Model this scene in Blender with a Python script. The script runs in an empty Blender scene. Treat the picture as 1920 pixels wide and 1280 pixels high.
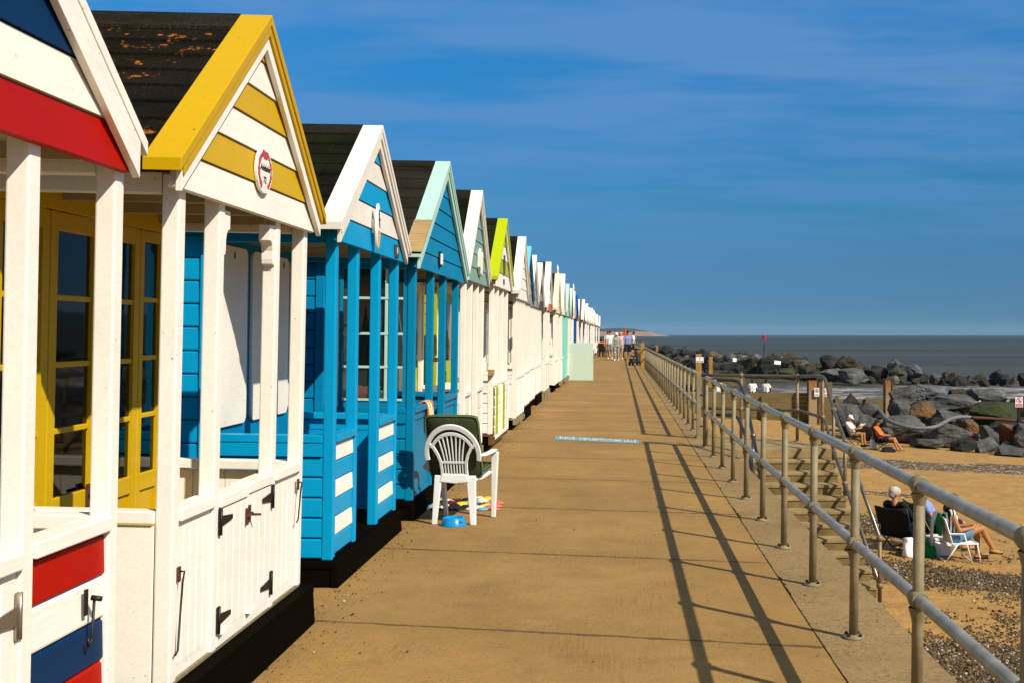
import bpy, bmesh, math, random
from mathutils import Vector, Matrix, Euler, noise
random.seed(7)
S = bpy.context.scene
COL = S.collection
R = math.radians
F, H, VX, VY = 2150.0, 1.62, 1160.0, 627.0      # measured: focal length in px, eye height, vanishing point

def P(px, py, Y):                                # a pixel at distance Y -> a point of the place
    return Vector(((px-VX)*Y/F, Y, H-(py-VY)*Y/F))
def G(px, py, z=0.0):                            # the point of height z seen at a pixel
    Y = (H-z)*F/(py-VY)
    return Vector(((px-VX)*Y/F, Y, z))

# ------------------------------------------------------------------ materials
class NT:
    def __init__(s, mat):
        s.t = mat.node_tree; s.n = s.t.nodes; s.l = s.t.links
    def node(s, typ, ins=None, **at):
        nd = s.n.new(typ)
        for k, v in at.items(): setattr(nd, k, v)
        for k, v in (ins or {}).items():
            i = nd.inputs[k]
            if isinstance(v, bpy.types.NodeSocket): s.l.new(v, i)
            else: i.default_value = v
        return nd
    def math(s, op, a, b=0.0, c=0.0, clamp=False):
        nd = s.n.new('ShaderNodeMath'); nd.operation = op; nd.use_clamp = clamp
        for i, v in enumerate((a, b, c)):
            if isinstance(v, bpy.types.NodeSocket): s.l.new(v, nd.inputs[i])
            else: nd.inputs[i].default_value = v
        return nd.outputs[0]
    def mix(s, fac, a, b, blend='MIX'):
        nd = s.n.new('ShaderNodeMix'); nd.data_type = 'RGBA'; nd.blend_type = blend
        for key, v in ((0, fac), (6, a), (7, b)):
            if isinstance(v, bpy.types.NodeSocket): s.l.new(v, nd.inputs[key])
            else: nd.inputs[key].default_value = v if key == 0 else (*v[:3], 1)
        return nd.outputs[2]
    def noise(s, co, scale, detail=3, rough=.55, out=0):
        return s.node('ShaderNodeTexNoise', {'Vector': co, 'Scale': scale, 'Detail': detail, 'Roughness': rough}).outputs[out]
    def ramp(s, fac, a, b):
        nd = s.node('ShaderNodeMapRange', {'Value': fac, 'From Min': a, 'From Max': b}); return nd.outputs[0]
    def scale(s, co, v):
        nd = s.n.new('ShaderNodeMapping'); s.l.new(co, nd.inputs[0]); nd.inputs['Scale'].default_value = v; return nd.outputs[0]
    def bump(s, h, strength, dist, normal=None):
        ins = {'Height': h, 'Strength': strength, 'Distance': dist}
        if normal is not None: ins['Normal'] = normal
        return s.node('ShaderNodeBump', ins).outputs[0]

def newmat(name, col=(.5, .5, .5), rough=.6, metal=0., spec=.5):
    m = bpy.data.materials.new(name); m.use_nodes = True
    nt = NT(m); b = nt.n['Principled BSDF']
    b.inputs['Base Color'].default_value = (*col, 1); b.inputs['Roughness'].default_value = rough
    b.inputs['Metallic'].default_value = metal; b.inputs['Specular IOR Level'].default_value = spec
    return m, nt, b
def objco(nt): return nt.node('ShaderNodeTexCoord').outputs['Object']
def worldco(nt): return nt.node('ShaderNodeNewGeometry').outputs['Position']

def paint(name, col, rough=.42, speck=.5, var=.12, grain=.25, chip=(.05, .035, .02), spec=.10):
    m, nt, b = newmat(name, col, rough, spec=spec)
    co = objco(nt)
    big = nt.ramp(nt.noise(co, 2.3, 4), .3, .7)
    fine = nt.noise(nt.scale(co, (22, 9, 9)), 3, 4, .65)
    brush = nt.ramp(nt.noise(nt.scale(co, (60, 6, 60)), 1.2, 3, .6), .35, .7)
    c = nt.mix(nt.math('MULTIPLY_ADD', brush, .45, nt.math('MULTIPLY', big, .55)), tuple(x*(1-var) for x in col), tuple(min(.9, x*(1+var*.5)) for x in col))
    # weathered streak dirt and small chips / nail heads
    streak = nt.math('MULTIPLY', nt.ramp(nt.noise(nt.scale(co, (5, 5, .7)), 2.2, 5, .7), .60, .84), .36*speck)
    c = nt.mix(streak, c, (col[0]*.6, col[1]*.48, col[2]*.33))
    v = nt.node('ShaderNodeTexVoronoi', {'Vector': co, 'Scale': 15., 'Randomness': 1.}).outputs['Distance']
    gate = nt.ramp(nt.noise(co, 3.1, 2), .42, .55)
    ch = nt.math('MULTIPLY', nt.math('LESS_THAN', v, .075), nt.math('MULTIPLY', gate, speck))
    c = nt.mix(ch, c, chip)
    scuff = nt.math('MULTIPLY', nt.math('MULTIPLY', nt.ramp(nt.noise(nt.scale(co, (3, 3, 1.2)), 9., 6, .75), .66, .70), gate), .7*speck)
    c = nt.mix(scuff, c, (col[0]*.5+.03, col[1]*.45+.02, col[2]*.4+.01) if max(col) > .1 else col)
    nt.l.new(c, b.inputs['Base Color'])
    nt.l.new(nt.ramp(fine, 0, 1.6), b.inputs['Roughness']) if False else None
    nt.l.new(nt.bump(fine, grain, .0015), b.inputs['Normal'])
    return m

WHITE = (.86, .805, .70); CREAM = (.80, .70, .50)
M = {}
M['white'] = paint('white_paint', WHITE, .4)
M['white2'] = paint('worn_white_paint', (.74, .69, .60), .5, speck=1.)
M['cream'] = paint('cream_paint', (.76, .66, .46), .42)
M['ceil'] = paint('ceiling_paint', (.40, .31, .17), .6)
M['yellow'] = paint('yellow_paint', (.53, .315, .002), .42, speck=.9, var=.08)
M['dyellow'] = paint('deep_yellow_paint', (.57, .35, .003), .42, speck=.6, var=.1)
M['red'] = paint('red_paint', (.40, .006, .001), .45, speck=.3)
M['navy'] = paint('navy_paint', (.002, .026, .085), .45, speck=.3)
M['blue'] = paint('bright_blue_paint', (.002, .29, .54), .36, speck=.3, var=.1)
M['blue2'] = paint('mid_blue_paint', (.002, .21, .42), .36, speck=.3)
M['teal'] = paint('teal_paint', (.002, .20, .36), .38, speck=.3)
M['mint'] = paint('mint_paint', (.42, .62, .53), .45, speck=.6)
M['palemint'] = paint('pale_mint_paint', (.52, .62, .50), .5, speck=.15, var=.05)
M['aqua'] = paint('aqua_paint', (.25, .62, .52), .45, speck=.2)
M['sage'] = paint('sage_green_paint', (.20, .33, .27), .5, speck=.4)
M['lime'] = paint('lime_paint', (.43, .50, .003), .38, speck=.3, var=.08)
M['dlime'] = paint('deep_lime_paint', (.37, .42, .004), .4, speck=.3)
M['skyblue'] = paint('sky_blue_paint', (.16, .50, .68), .45, speck=.5)
M['slate'] = paint('slate_blue_paint', (.035, .10, .15), .45, speck=.5)
M['grey'] = paint('grey_paint', (.25, .28, .27), .55, speck=.8)
M['dgrey'] = paint('dark_grey_paint', (.07, .065, .06), .6)
M['royal'] = paint('royal_blue_paint', (.006, .07, .33), .38, speck=.2)
M['black'] = paint('black_bitumen', (.0040, .0026, .0014), .8, speck=.1, spec=.01)
M['gold'] = paint('varnished_timber', (.40, .22, .045), .45)
M['salmon'] = paint('salmon_paint', (.50, .16, .08), .5)
M['seablue'] = paint('sea_blue_paint', (.05, .16, .25), .5)

def wood(name, col, rough=.75):
    m, nt, b = newmat(name, col, rough, spec=.25)
    co = objco(nt)
    g = nt.noise(nt.scale(co, (1.2, 14, 14)), 3, 6, .7)
    g2 = nt.noise(co, 1.3, 4)
    c = nt.mix(nt.ramp(g, .3, .75), tuple(x*.55 for x in col), tuple(x*1.25 for x in col))
    c = nt.mix(nt.ramp(g2, .45, .7), c, tuple(x*.6 for x in (col[0], col[1], col[2])))
    nt.l.new(c, b.inputs['Base Color']); nt.l.new(nt.bump(g, .6, .006), b.inputs['Normal'])
    return m
M['rawwood'] = wood('weathered_bare_wood', (.46, .30, .12))
M['brownwood'] = wood('brown_sleeper_wood', (.16, .07, .02))
M['greywood'] = wood('grey_bearer_wood', (.30, .23, .13))
M['groyne'] = wood('groyne_timber', (.17, .12, .045))
M['ochre'] = wood('ochre_post', (.42, .22, .04))

def felt(name, col, lichen=0., green=0.):
    m, nt, b = newmat(name, col, .9, spec=.04)
    co = objco(nt)
    sp = nt.noise(co, 95, 3, .8)
    c = nt.mix(nt.ramp(sp, .35, .72), tuple(x*.35 for x in col), tuple(x*2.6 for x in col))
    big = nt.noise(nt.scale(co, (1, 3, 3)), 1.6, 5, .65)
    c = nt.mix(nt.ramp(big, .45, .75), c, tuple(x*.5 for x in col))
    if green: c = nt.mix(nt.math('MULTIPLY', nt.ramp(nt.noise(co, 2.6, 5), .4, .65), green), c, (.014, .018, .003))
    if lichen:
        l1 = nt.noise(co, 1.9, 3); l2 = nt.noise(co, 15, 6, .7)
        l = nt.math('MULTIPLY', nt.ramp(l1, .52, .60), nt.ramp(l2, .57, .62))
        c = nt.mix(nt.math('MULTIPLY', l, lichen), c, (.33, .10, .012))
        wsp = nt.node('ShaderNodeTexVoronoi', {'Vector': co, 'Scale': 4.}).outputs['Distance']
        c = nt.mix(nt.math('LESS_THAN', wsp, .028), c, (.6, .6, .55))
    nt.l.new(c, b.inputs['Base Color']); nt.l.new(nt.bump(sp, .8, .004), b.inputs['Normal'])
    return m
M['felt_brown'] = felt('lichened_roof_felt', (.0085, .0066, .0042), 1.)
M['felt_black'] = felt('black_shingle', (.0055, .005, .003), 0, .5)
M['felt_grey'] = felt('grey_roof_felt', (.017, .014, .009))
M['felt_green'] = felt('green_shingle', (.008, .012, .003), 0, .8)

m = bpy.data.materials.new('window_glass'); m.use_nodes = True; nt = NT(m); M['glass'] = m
nt.n.remove(nt.n['Principled BSDF'])
nrm = nt.bump(nt.noise(objco(nt), 3.0, 1), .12, .01)
tr = nt.node('ShaderNodeBsdfTransparent', {'Color': (.50, .52, .50, 1)}); gl_ = nt.node('ShaderNodeBsdfGlossy', {'Color': (.85, .85, .85, 1), 'Roughness': .03, 'Normal': nrm})
fr = nt.node('ShaderNodeFresnel', {'IOR': 1.45, 'Normal': nrm})
mx = nt.node('ShaderNodeMixShader', {0: fr.outputs[0], 1: tr.outputs[0], 2: gl_.outputs[0]}); nt.l.new(mx.outputs[0], nt.n['Material Output'].inputs[0])
M['dark'], _, _ = newmat('dark_interior', (.012, .009, .006), .9)  # near black: joint fill, and shade painted into room sheet and bowl grips
M['iron'], nt, b = newmat('black_iron', (.014, .010, .008), .5, .3)
M['rust'], nt, b = newmat('rusty_iron', (.09, .03, .012), .8, .2)
M['steel'], _, _ = newmat('dull_steel', (.32, .28, .22), .38, .8)
M['curtain'], nt, b = newmat('pale_curtain', (.42, .40, .38), .9)

def galv(name, col, rough, metal):
    m, nt, b = newmat(name, col, rough, metal)
    co = worldco(nt)
    n1 = nt.noise(co, 9, 5, .65); n2 = nt.noise(co, 70, 3)
    c = nt.mix(nt.ramp(n1, .35, .7), tuple(x*.72 for x in col), tuple(x*1.15 for x in col))
    c = nt.mix(nt.math('MULTIPLY', nt.ramp(nt.noise(co, 14, 4, .7), .62, .72), .45), c, (.20, .13, .05))
    nt.l.new(c, b.inputs['Base Color']); nt.l.new(nt.ramp(n2, -.9, 1.9) if False else nt.math('MULTIPLY_ADD', n1, .25, rough-.12), b.inputs['Roughness'])
    nt.l.new(nt.bump(n2, .25, .002), b.inputs['Normal'])
    return m
M['tube'] = galv('galvanised_rail', (.40, .38, .33), .46, .6)
M['post'] = galv('stone_painted_post', (.235, .185, .092), .62, .0)
M['stairtube'] = galv('worn_stair_rail', (.20, .17, .13), .36, .75)
M['goldtube'] = galv('rust_tinged_post', (.20, .135, .065), .5, .15)
M['darktube'] = galv('dark_blue_rail', (.035, .04, .055), .4, .5)

def plain(name, col, rough=.7, var=.15, sc=6, bump=.2, dist=.004, metal=0):
    m, nt, b = newmat(name, col, rough, metal, spec=.3)
    co = objco(nt); n = nt.noise(co, sc, 5, .6)
    nt.l.new(nt.mix(nt.ramp(n, .3, .7), tuple(x*(1-var) for x in col), tuple(min(.95, x*(1+var)) for x in col)), b.inputs['Base Color'])
    nt.l.new(nt.bump(n, bump, dist), b.inputs['Normal'])
    return m
M['plastic'] = plain('white_plastic', (.80, .79, .74), .38, .05, 5, .04)
M['cushion'] = plain('olive_cushion', (.034, .040, .010), .85, .3, 5, .6, .012)
M['cushion2'] = plain('olive_piping', (.10, .14, .06), .85)
M['bowl'] = plain('blue_plastic', (.005, .22, .50), .3, .05)
M['skin'] = plain('skin', (.50, .235, .105), .55, .08)
M['tan'] = plain('tanned_skin', (.40, .165, .06), .5, .08)
M['eye'], _, _ = newmat('eye_dark', (.02, .015, .01), .4)
M['lip'], _, _ = newmat('lip', (.33, .09, .06), .5)
for k, c in dict(c_white=(.78, .77, .76), c_blue=(.20, .25, .48), c_navy=(.010, .012, .022), c_black=(.006, .006, .007), c_grey=(.30, .28, .24),
                 c_orange=(.78, .13, .02), c_red=(.55, .02, .015), c_denim=(.09, .22, .36), c_pink=(.60, .42, .42), c_green=(.0, .20, .045),
                 c_maroon=(.10, .012, .012), c_dgreen=(.01, .05, .02), c_khaki=(.25, .2, .12), hair_brown=(.025, .013, .006), hair_grey=(.42, .38, .32),
                 hair_black=(.008, .006, .005), hair_blond=(.50, .34, .14), c_pinkish=(.70, .60, .58), c_tealdark=(.008, .03, .038), c_tan=(.45, .3, .13), c_pinkrose=(.50, .05, .09), c_leaf=(.03, .10, .02), gold_decal=(.70, .40, .05), paintblue=(.16, .27, .33), newsprint=(.62, .58, .5), c_wyellow=(.75, .52, .02), c_cream=(.72, .62, .38), c_skyb=(.13, .32, .50), c_coral=(.55, .13, .08)).items():
    M[k] = plain(k, c, .85, .14, 9, .35, .006)
def stripe_mat(name, a, b_, scale, distort, thr=.5):
    m, nt, b = newmat(name, a, .8, spec=.2); co = objco(nt)
    w = nt.node('ShaderNodeTexWave', {'Vector': nt.scale(co, (1, 1, -.25)), 'Scale': scale, 'Distortion': distort, 'Detail': 1.}, bands_direction='X').outputs['Fac']
    nt.l.new(nt.mix(nt.math('GREATER_THAN', w, thr), a, b_), b.inputs['Base Color']); return m
M['zebra'] = stripe_mat('black_and_white_stripes', (.01, .01, .012), (.72, .7, .66), 5.5, 1.6)
def spots(name, a, b_, sc):
    m, nt, b = newmat(name, a, .8, spec=.2); co = objco(nt)
    n = nt.noise(co, sc, 2); nt.l.new(nt.mix(nt.math('GREATER_THAN', n, .5), a, b_), b.inputs['Base Color']); return m
M['pattern'] = spots('patterned_cloth', (.02, .02, .02), (.55, .52, .46), 24)

# ------------------------------------------------------------------ mesh builder
class MB:
    def __init__(s): s.v = []; s.f = []; s.mi = []; s.mats = []; s.sm = []
    def _m(s, mat):
        if isinstance(mat, str): mat = M[mat]
        if mat not in s.mats: s.mats.append(mat)
        return s.mats.index(mat)
    def add(s, vs, fs, mat, smooth=False):
        o = len(s.v); s.v += [tuple(v) for v in vs]; k = s._m(mat)
        for f in fs: s.f.append([i+o for i in f]); s.mi.append(k); s.sm.append(smooth)
    def box(s, x0, x1, y0, y1, z0, z1, mat, M4=None):
        vs = [Vector((x, y, z)) for x in (x0, x1) for y in (y0, y1) for z in (z0, z1)]
        if M4 is not None: vs = [M4 @ v for v in vs]
        s.add(vs, [(0,1,3,2),(4,6,7,5),(0,4,5,1),(2,3,7,6),(0,2,6,4),(1,5,7,3)], mat)
    def prism(s, poly, a0, a1, axis, mat):        # poly in the two other axes, extruded along axis
        def mk(p, a):
            if axis == 'x': return (a, p[0], p[1])
            if axis == 'y': return (p[0], a, p[1])
            return (p[0], p[1], a)
        n = len(poly)
        vs = [mk(p, a0) for p in poly]+[mk(p, a1) for p in poly]
        fs = [list(range(n)), list(range(2*n-1, n-1, -1))]+[(i, (i+1) % n, n+(i+1) % n, n+i) for i in range(n)]
        s.add(vs, fs, mat)
    def tube(s, pts, r, mat, seg=12, cap=True, smooth=True):
        pts = [Vector(p) for p in pts]; n = len(pts)
        rs = r if isinstance(r, (list, tuple)) else [r]*n
        t = (pts[1]-pts[0]).normalized(); up = Vector((0, 0, 1)) if abs(t.z) < .9 else Vector((1, 0, 0))
        u = t.cross(up).normalized(); vs = []
        for i, p in enumerate(pts):
            if 0 < i < n-1: t2 = ((pts[i+1]-p).normalized()+(p-pts[i-1]).normalized()).normalized()
            elif i == 0: t2 = (pts[1]-p).normalized()
            else: t2 = (p-pts[i-1]).normalized()
            u = (u-t2*u.dot(t2)).normalized(); w = t2.cross(u)
            for k in range(seg):
                a = 2*math.pi*k/seg; vs.append(p+(u*math.cos(a)+w*math.sin(a))*rs[i])
        fs = [(i*seg+k, i*seg+(k+1) % seg, (i+1)*seg+(k+1) % seg, (i+1)*seg+k) for i in range(n-1) for k in range(seg)]
        s.add(vs, fs, mat, smooth)
        if cap: s.add(vs[:seg], [list(range(seg))], mat); s.add(vs[-seg:], [list(range(seg))], mat)
    def sphere(s, c, r, mat, su=14, sv=10, sc=(1, 1, 1), M4=None):
        vs = []; c = Vector(c)
        for j in range(sv+1):
            th = math.pi*j/sv
            for i in range(su):
                a = 2*math.pi*i/su
                v = Vector((math.sin(th)*math.cos(a)*sc[0], math.sin(th)*math.sin(a)*sc[1], math.cos(th)*sc[2]))*r
                if M4 is not None: v = M4 @ v
                vs.append(c+v)
        fs = []
        for j in range(sv):
            for i in range(su):
                a, b_, c2, d = j*su+i, j*su+(i+1) % su, (j+1)*su+(i+1) % su, (j+1)*su+i
                if j == 0: fs.append((a, c2, d))
                elif j == sv-1: fs.append((a, b_, d))
                else: fs.append((a, b_, c2, d))
        s.add(vs, fs, mat, True)
    def lathe(s, prof, c, mat, seg=20, smooth=True):
        vs = []
        for r, z in prof:
            for k in range(seg):
                a = 2*math.pi*k/seg; vs.append((c[0]+r*math.cos(a), c[1]+r*math.sin(a), c[2]+z))
        n = len(prof)
        fs = [(i*seg+k, i*seg+(k+1) % seg, (i+1)*seg+(k+1) % seg, (i+1)*seg+k) for i in range(n-1) for k in range(seg)]
        s.add(vs, fs, mat, smooth)
    def build(s, name, parent=None, bevel=0., mat4=None):
        me = bpy.data.meshes.new(name); me.from_pydata(s.v, [], s.f)
        for m in s.mats: me.materials.append(m)
        me.polygons.foreach_set('material_index', s.mi); me.polygons.foreach_set('use_smooth', s.sm)
        bm = bmesh.new(); bm.from_mesh(me); bmesh.ops.remove_doubles(bm, verts=bm.verts, dist=1e-5)
        bmesh.ops.recalc_face_normals(bm, faces=bm.faces); bm.to_mesh(me); bm.free(); me.update()
        return link(name, me, parent, bevel)
def link(name, me, parent=None, bevel=0.):
    o = bpy.data.objects.new(name, me); COL.objects.link(o)
    if parent is not None: o.parent = parent
    if bevel:
        b = o.modifiers.new('bevel', 'BEVEL'); b.width = bevel; b.segments = 2; b.limit_method = 'ANGLE'; b.angle_limit = R(40)
    return o
def tag(o, label, cat, group=None, kind=None):
    if label: o['label'] = label
    if cat: o['category'] = cat
    if group: o['group'] = group
    if kind: o['kind'] = kind
    return o
def thing(name, loc=(0, 0, 0), rz=0., label=None, cat=None, group=None, ry=0., rx=0.):
    o = bpy.data.objects.new(name, None); COL.objects.link(o); o.empty_display_size = .1
    o.location = loc; o.rotation_euler = (rx, ry, rz); tag(o, label, cat, group); return o
def struct(o): o['kind'] = 'structure'; return o
def kids(o): return [c for c in o.children]
def copy_tree(o, parent=None):
    c = o.copy(); COL.objects.link(c)
    if parent is not None: c.parent = parent
    for ch in kids(o): copy_tree(ch, c)
    return c
def text_mesh(txt, size, name, parent, mat, M4, depth=.002, shear=0.):
    cu = bpy.data.curves.new(name, 'FONT'); cu.body = txt; cu.size = size; cu.align_x = 'CENTER'; cu.align_y = 'CENTER'
    cu.extrude = depth; cu.shear = shear; cu.resolution_u = 4
    t = bpy.data.objects.new(name, cu); COL.objects.link(t)
    dg = bpy.context.evaluated_depsgraph_get(); me = bpy.data.meshes.new_from_object(t.evaluated_get(dg))
    bpy.data.objects.remove(t); me.transform(M4); me.materials.clear(); me.materials.append(M[mat] if isinstance(mat, str) else mat)
    return link(name, me, parent)
# ------------------------------------------------------------------ beach huts
HUTGROUP = 'beach huts along the promenade'
def hboards(mb, axis, fixed, out, a0, a1, z0, z1, h, mats, start=0):
    """horizontal shiplap boards on a plane; fixed = plane, out = +1/-1 outward; a0..a1 along the wall; mats bottom to top"""
    n = max(1, round((z1-z0)/h)); hh = (z1-z0)/n
    for i in range(n):
        za, zb = z0+i*hh, z0+(i+1)*hh; g = .004; f = fixed; o = out
        prof = [(f-o*.012, za), (f+o*.010, za+g), (f+o*.012, za+.012), (f+o*.008, zb-.014), (f-o*.002, zb-.003), (f-o*.012, zb)]
        mb.prism(prof, a0, a1, 'y' if axis == 'x' else 'x', mats[(i+start) % len(mats)])
def tg(mb, y0, y1, z0, z1, x0, x1, w, mat):
    n = max(1, round((y1-y0)/w)); ww = (y1-y0)/n
    for i in range(n):
        a, b = y0+i*ww, y0+(i+1)*ww
        mb.prism([(x0, a), (x1-.004, a+.001), (x1, a+.005), (x1, b-.005), (x1-.004, b-.001), (x0, b)], z0, z1, 'z', mat)
def pane_leaf(root, name, y0, y1, z0, z1, x, mat, panes, stile=.07, base=.62, bars=None, glass='glass', curtain=None):
    """glazed leaf in a wall facing +x: frame mesh with real openings, glass as sub-part"""
    mb = MB(); t0, t1 = x-.02, x+.02
    mb.box(t0, t1, y0, y0+stile, z0, z1, mat); mb.box(t0, t1, y1-stile, y1, z0, z1, mat)
    mb.box(t0, t1, y0+stile, y1-stile, z1-stile*1.3, z1, mat)
    zb = z0+base
    mb.box(t0, t1, y0+stile, y1-stile, z0, z0+.11, mat); mb.box(t0, t1, y0+stile, y1-stile, zb-.09, zb, mat)
    if base > .22: mb.box(t0+.004, t1-.014, y0+stile, y1-stile, z0+.11, zb-.09, mat)
    hh = (z1-stile*1.3-zb)/panes
    for k in range(1, panes):
        mb.box(t0+.006, t1-.006, y0+stile, y1-stile, zb+k*hh-.013, zb+k*hh+.013, bars or mat)
    leaf = mb.build(name, root, .004)
    g = MB(); g.box(x-.003, x+.003, y0+stile-.002, y1-stile+.002, zb-.002, z1-stile*1.3+.002, glass); g.build('pane', leaf)
    if curtain:
        c = MB(); n = 24; vs = []
        for i in range(n+1):
            yy = y0+stile+(y1-y0-2*stile)*i/n; xx = x-.06+.012*math.sin(i*1.9)
            vs += [(xx, yy, zb+.0), (xx, yy, zb+curtain)]
        c.add(vs, [(2*i, 2*i+1, 2*i+3, 2*i+2) for i in range(n)], 'curtain', True); c.build('curtain', leaf)
    return leaf
def t_hinge(gate, x, y, z, dirn, mat='iron', s=1.):
    mb = MB()
    mb.box(x, x+.006, y-.014*s, y+.014*s, z-.06*s, z+.06*s, mat)
    mb.prism([(y+dirn*.014*s, z-.024*s), (y+dirn*.014*s, z+.024*s), (y+dirn*.16*s, z+.010*s), (y+dirn*.16*s, z-.010*s)], x+.001, x+.006, 'x', mat)
    mb.tube([(x+.008, y, z-.06*s), (x+.008, y, z+.06*s)], .006*s, mat, 8)
    return mb.build('hinge', gate)

def hut(c):
    Y0, Y1 = c['Y']; ym = (Y0+Y1)/2; w = Y1-Y0
    root = thing('beach_hut', (c['X'], ym, 0), 0, c['label'], 'beach hut', HUTGROUP, ry=R(c.get('lean', 1.0)))
    det = c.get('det', 1); bv = .005 if det == 2 else 0
    fl, ze, za = c.get('floor', .17), c['ze'], c['za']
    vd, L = c.get('vd', .8), 3.1
    y0, y1 = -w/2, w/2
    G0, G1 = c['G'][0]-ym, c['G'][1]-ym; Gm = (G0+G1)/2; Gh = (G1-G0)/2
    bwv, tv = c.get('bwv', .12), c.get('tv', .05)
    zt = ze+bwv; zap = za-tv; s = (zap-zt)/Gh
    body, trim, cap, post = c['body'], c['trim'], c['cap'], c.get('post', c['trim'])
    # plinth / bearers
    mb = MB()
    if c.get('plinth'):
        pm = c['plinth']; pf = c.get('pf', .03)
        mb.box(-L, pf, y0-.03, y1+.03, fl-.05, fl-.004, pm)
        mb.prism([(pf-.04, .004), (pf+.01, .004), (pf-.002, fl-.05), (pf-.04, fl-.05)], y0-.03, y1+.03, 'y', pm)
        mb.box(-L, pf-.04, y0-.02, y0+.05, .004, fl-.05, pm); mb.box(-L, pf-.04, y1-.05, y1+.02, .004, fl-.05, pm)
    else:
        bm_ = c.get('bearer', 'brownwood')
        mb.box(-L, -.01, y0-.02, y1+.02, fl-.03, fl-.004, bm_); mb.box(-.05, .015, y0-.02, y1+.02, .09, fl-.03, bm_)
        for yy in (y0+.1, 0, y1-.1):
            for xx in (-.28, -1.5, -2.9): mb.box(xx, xx+.2, yy-.1, yy+.1, .004, fl-.03, 'black')
    mb.build('plinth', root, bv)
    # body walls
    for yy, o in ((y0, -1), (y1, 1)):
        mb = MB()
        if det == 2:
            hboards(mb, 'y', yy, o, -L, -vd, fl, ze+.05, .145, [body])
        else: mb.box(-L, -vd, min(yy, yy-o*.03), max(yy, yy-o*.03), fl, ze+.05, body)
        sw = mb.build('side_wall', root)
        cb = MB(); cb.box(-vd-.065, -vd+.012, min(yy-o*.06, yy+o*.022), max(yy-o*.06, yy+o*.022), fl, ze+.05, c.get('corner', body)); cb.build('corner_board', sw, bv)
    mb = MB(); mb.box(-L, -L+.03, y0+.03, y1-.03, fl, ze+.05, body)
    mb.prism([(y0, ze+.05), (y1, ze+.05), (Gm, zap-.06)], -L, -L+.03, 'x', body); mb.build('back_wall', root)
    mb = MB(); mb.box(-vd+.02, 0.0, y0+.02, y1-.02, fl-.003, fl+.012, c.get('deck', 'greywood')); mb.build('deck', root)
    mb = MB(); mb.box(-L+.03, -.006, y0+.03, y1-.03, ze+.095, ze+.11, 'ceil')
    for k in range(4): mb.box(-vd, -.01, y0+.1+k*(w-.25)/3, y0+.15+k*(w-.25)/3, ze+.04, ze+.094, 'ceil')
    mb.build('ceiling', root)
    for yy in (y0, y1-.06):
        mb = MB(); mb.box(-L, -.072, yy, yy+.06, ze+.005, ze+.09, c.get('beam', trim)); mb.build('eave_beam', root, bv)
    # roof
    mb = MB(); x0r, x1r = -L-.15, -.074; Gr = Gh+.04
    for sd in (-1, 1):
        n = 9 if det == 2 else 1
        for k in range(n):
            a, b_ = Gr*k/n, Gr*(k+1)/n
            lift = .012 if det == 2 else 0
            pr = lambda q0, q1, dz=0.: mb.prism([(Gm+sd*a, zap-s*a+tv-.05), (Gm+sd*b_, zap-s*b_+tv-.05), (Gm+sd*b_, zap-s*b_+tv-.010+lift+dz), (Gm+sd*a, zap-s*a+tv-.012+dz)], q0, q1, 'x', c['roof'])
            if c.get('tabs'):
                q = x1r; st = .34*(.35+.5*(k % 2))
                while q > x0r: pr(max(x0r, q-st), q-.008, .003*((k*7+int(q*31)) % 3)); q -= st; st = .34
            else: pr(x0r, x1r)
    mb.prism([(Gm-.13, zap-s*.13+tv-.008), (Gm, zap+tv-.012), (Gm+.13, zap-s*.13+tv-.008), (Gm+.13, zap-s*.13+tv+.010), (Gm, zap+tv+.004), (Gm-.13, zap-s*.13+tv+.010)], x0r-.01, x1r, 'x', c.get('ridge', 'felt_grey'))
    mb.build('roof', root)
    # gable boards
    mb = MB(); bands = c['gable']; zb = c.get('zb', ze); hb = c.get('hb', .146)
    hw = lambda z: max(0., (zap-z)/s-.004)
    z = zb; k = 0
    while z < zap-.02:
        z2 = min(z+hb, zap-.004) if k < len(bands)-1 or c.get('cycle') else zap-.004
        mt = bands[k % len(bands)] if c.get('cycle') else bands[min(k, len(bands)-1)]
        a = min(hw(z), Gh-.005); b_ = min(hw(z2), Gh-.005); zz = z2-.004
        xb, xt = .030, .021
        vs = [(.0, Gm-a, z), (.0, Gm+a, z), (.0, Gm+b_, z2), (.0, Gm-b_, z2), (xb, Gm-a, z+.003), (xb, Gm+a, z+.003), (xt, Gm+b_, zz), (xt, Gm-b_, zz)]
        mb.add(vs, [(0,1,2,3), (4,5,6,7), (0,1,5,4), (1,2,6,5), (2,3,7,6), (3,0,4,7)], mt)
        z = z2; k += 1
    gb = mb.build('gable', root)
    for sd in (-1, 1):
        mb = MB(); p = lambda y, z: (Gm+sd*y, z)
        mb.prism([p(0, zap), p(Gh, zt), p(Gh, zt-bwv), p(0, zap-bwv)], .032, .058, 'x', trim)
        if det == 2: mb.prism([p(0, zap-.004), p(Gh, zt-.004), p(Gh, zt-.05), p(0, zap-.05)], .0585, c.get('cxf', .076)-.006, 'x', c.get('trim2', cap))
        mb.build('bargeboard', root, bv*.6)
        mb = MB(); Gc = Gh+.055
        mb.prism([p(0, zap), p(Gc, zap-s*Gc), p(Gc, zap-s*Gc+tv), p(0, zap+tv)], c.get('cx0', -.072), c.get('cxf', .076), 'x', cap)
        cp = mb.build('capping', root, bv*.6)
    # posts
    pw = .07
    for yy in c['posts']:
        a = yy-ym
        mb = MB(); mb.box(-pw, 0, a, a+pw, fl+.0, ze+.085, c.get('postcol', {}).get(yy, post)); mb.build('post', root, bv*1.4)
    # side balustrades of the veranda
    rz = c.get('rail', .92)
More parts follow.
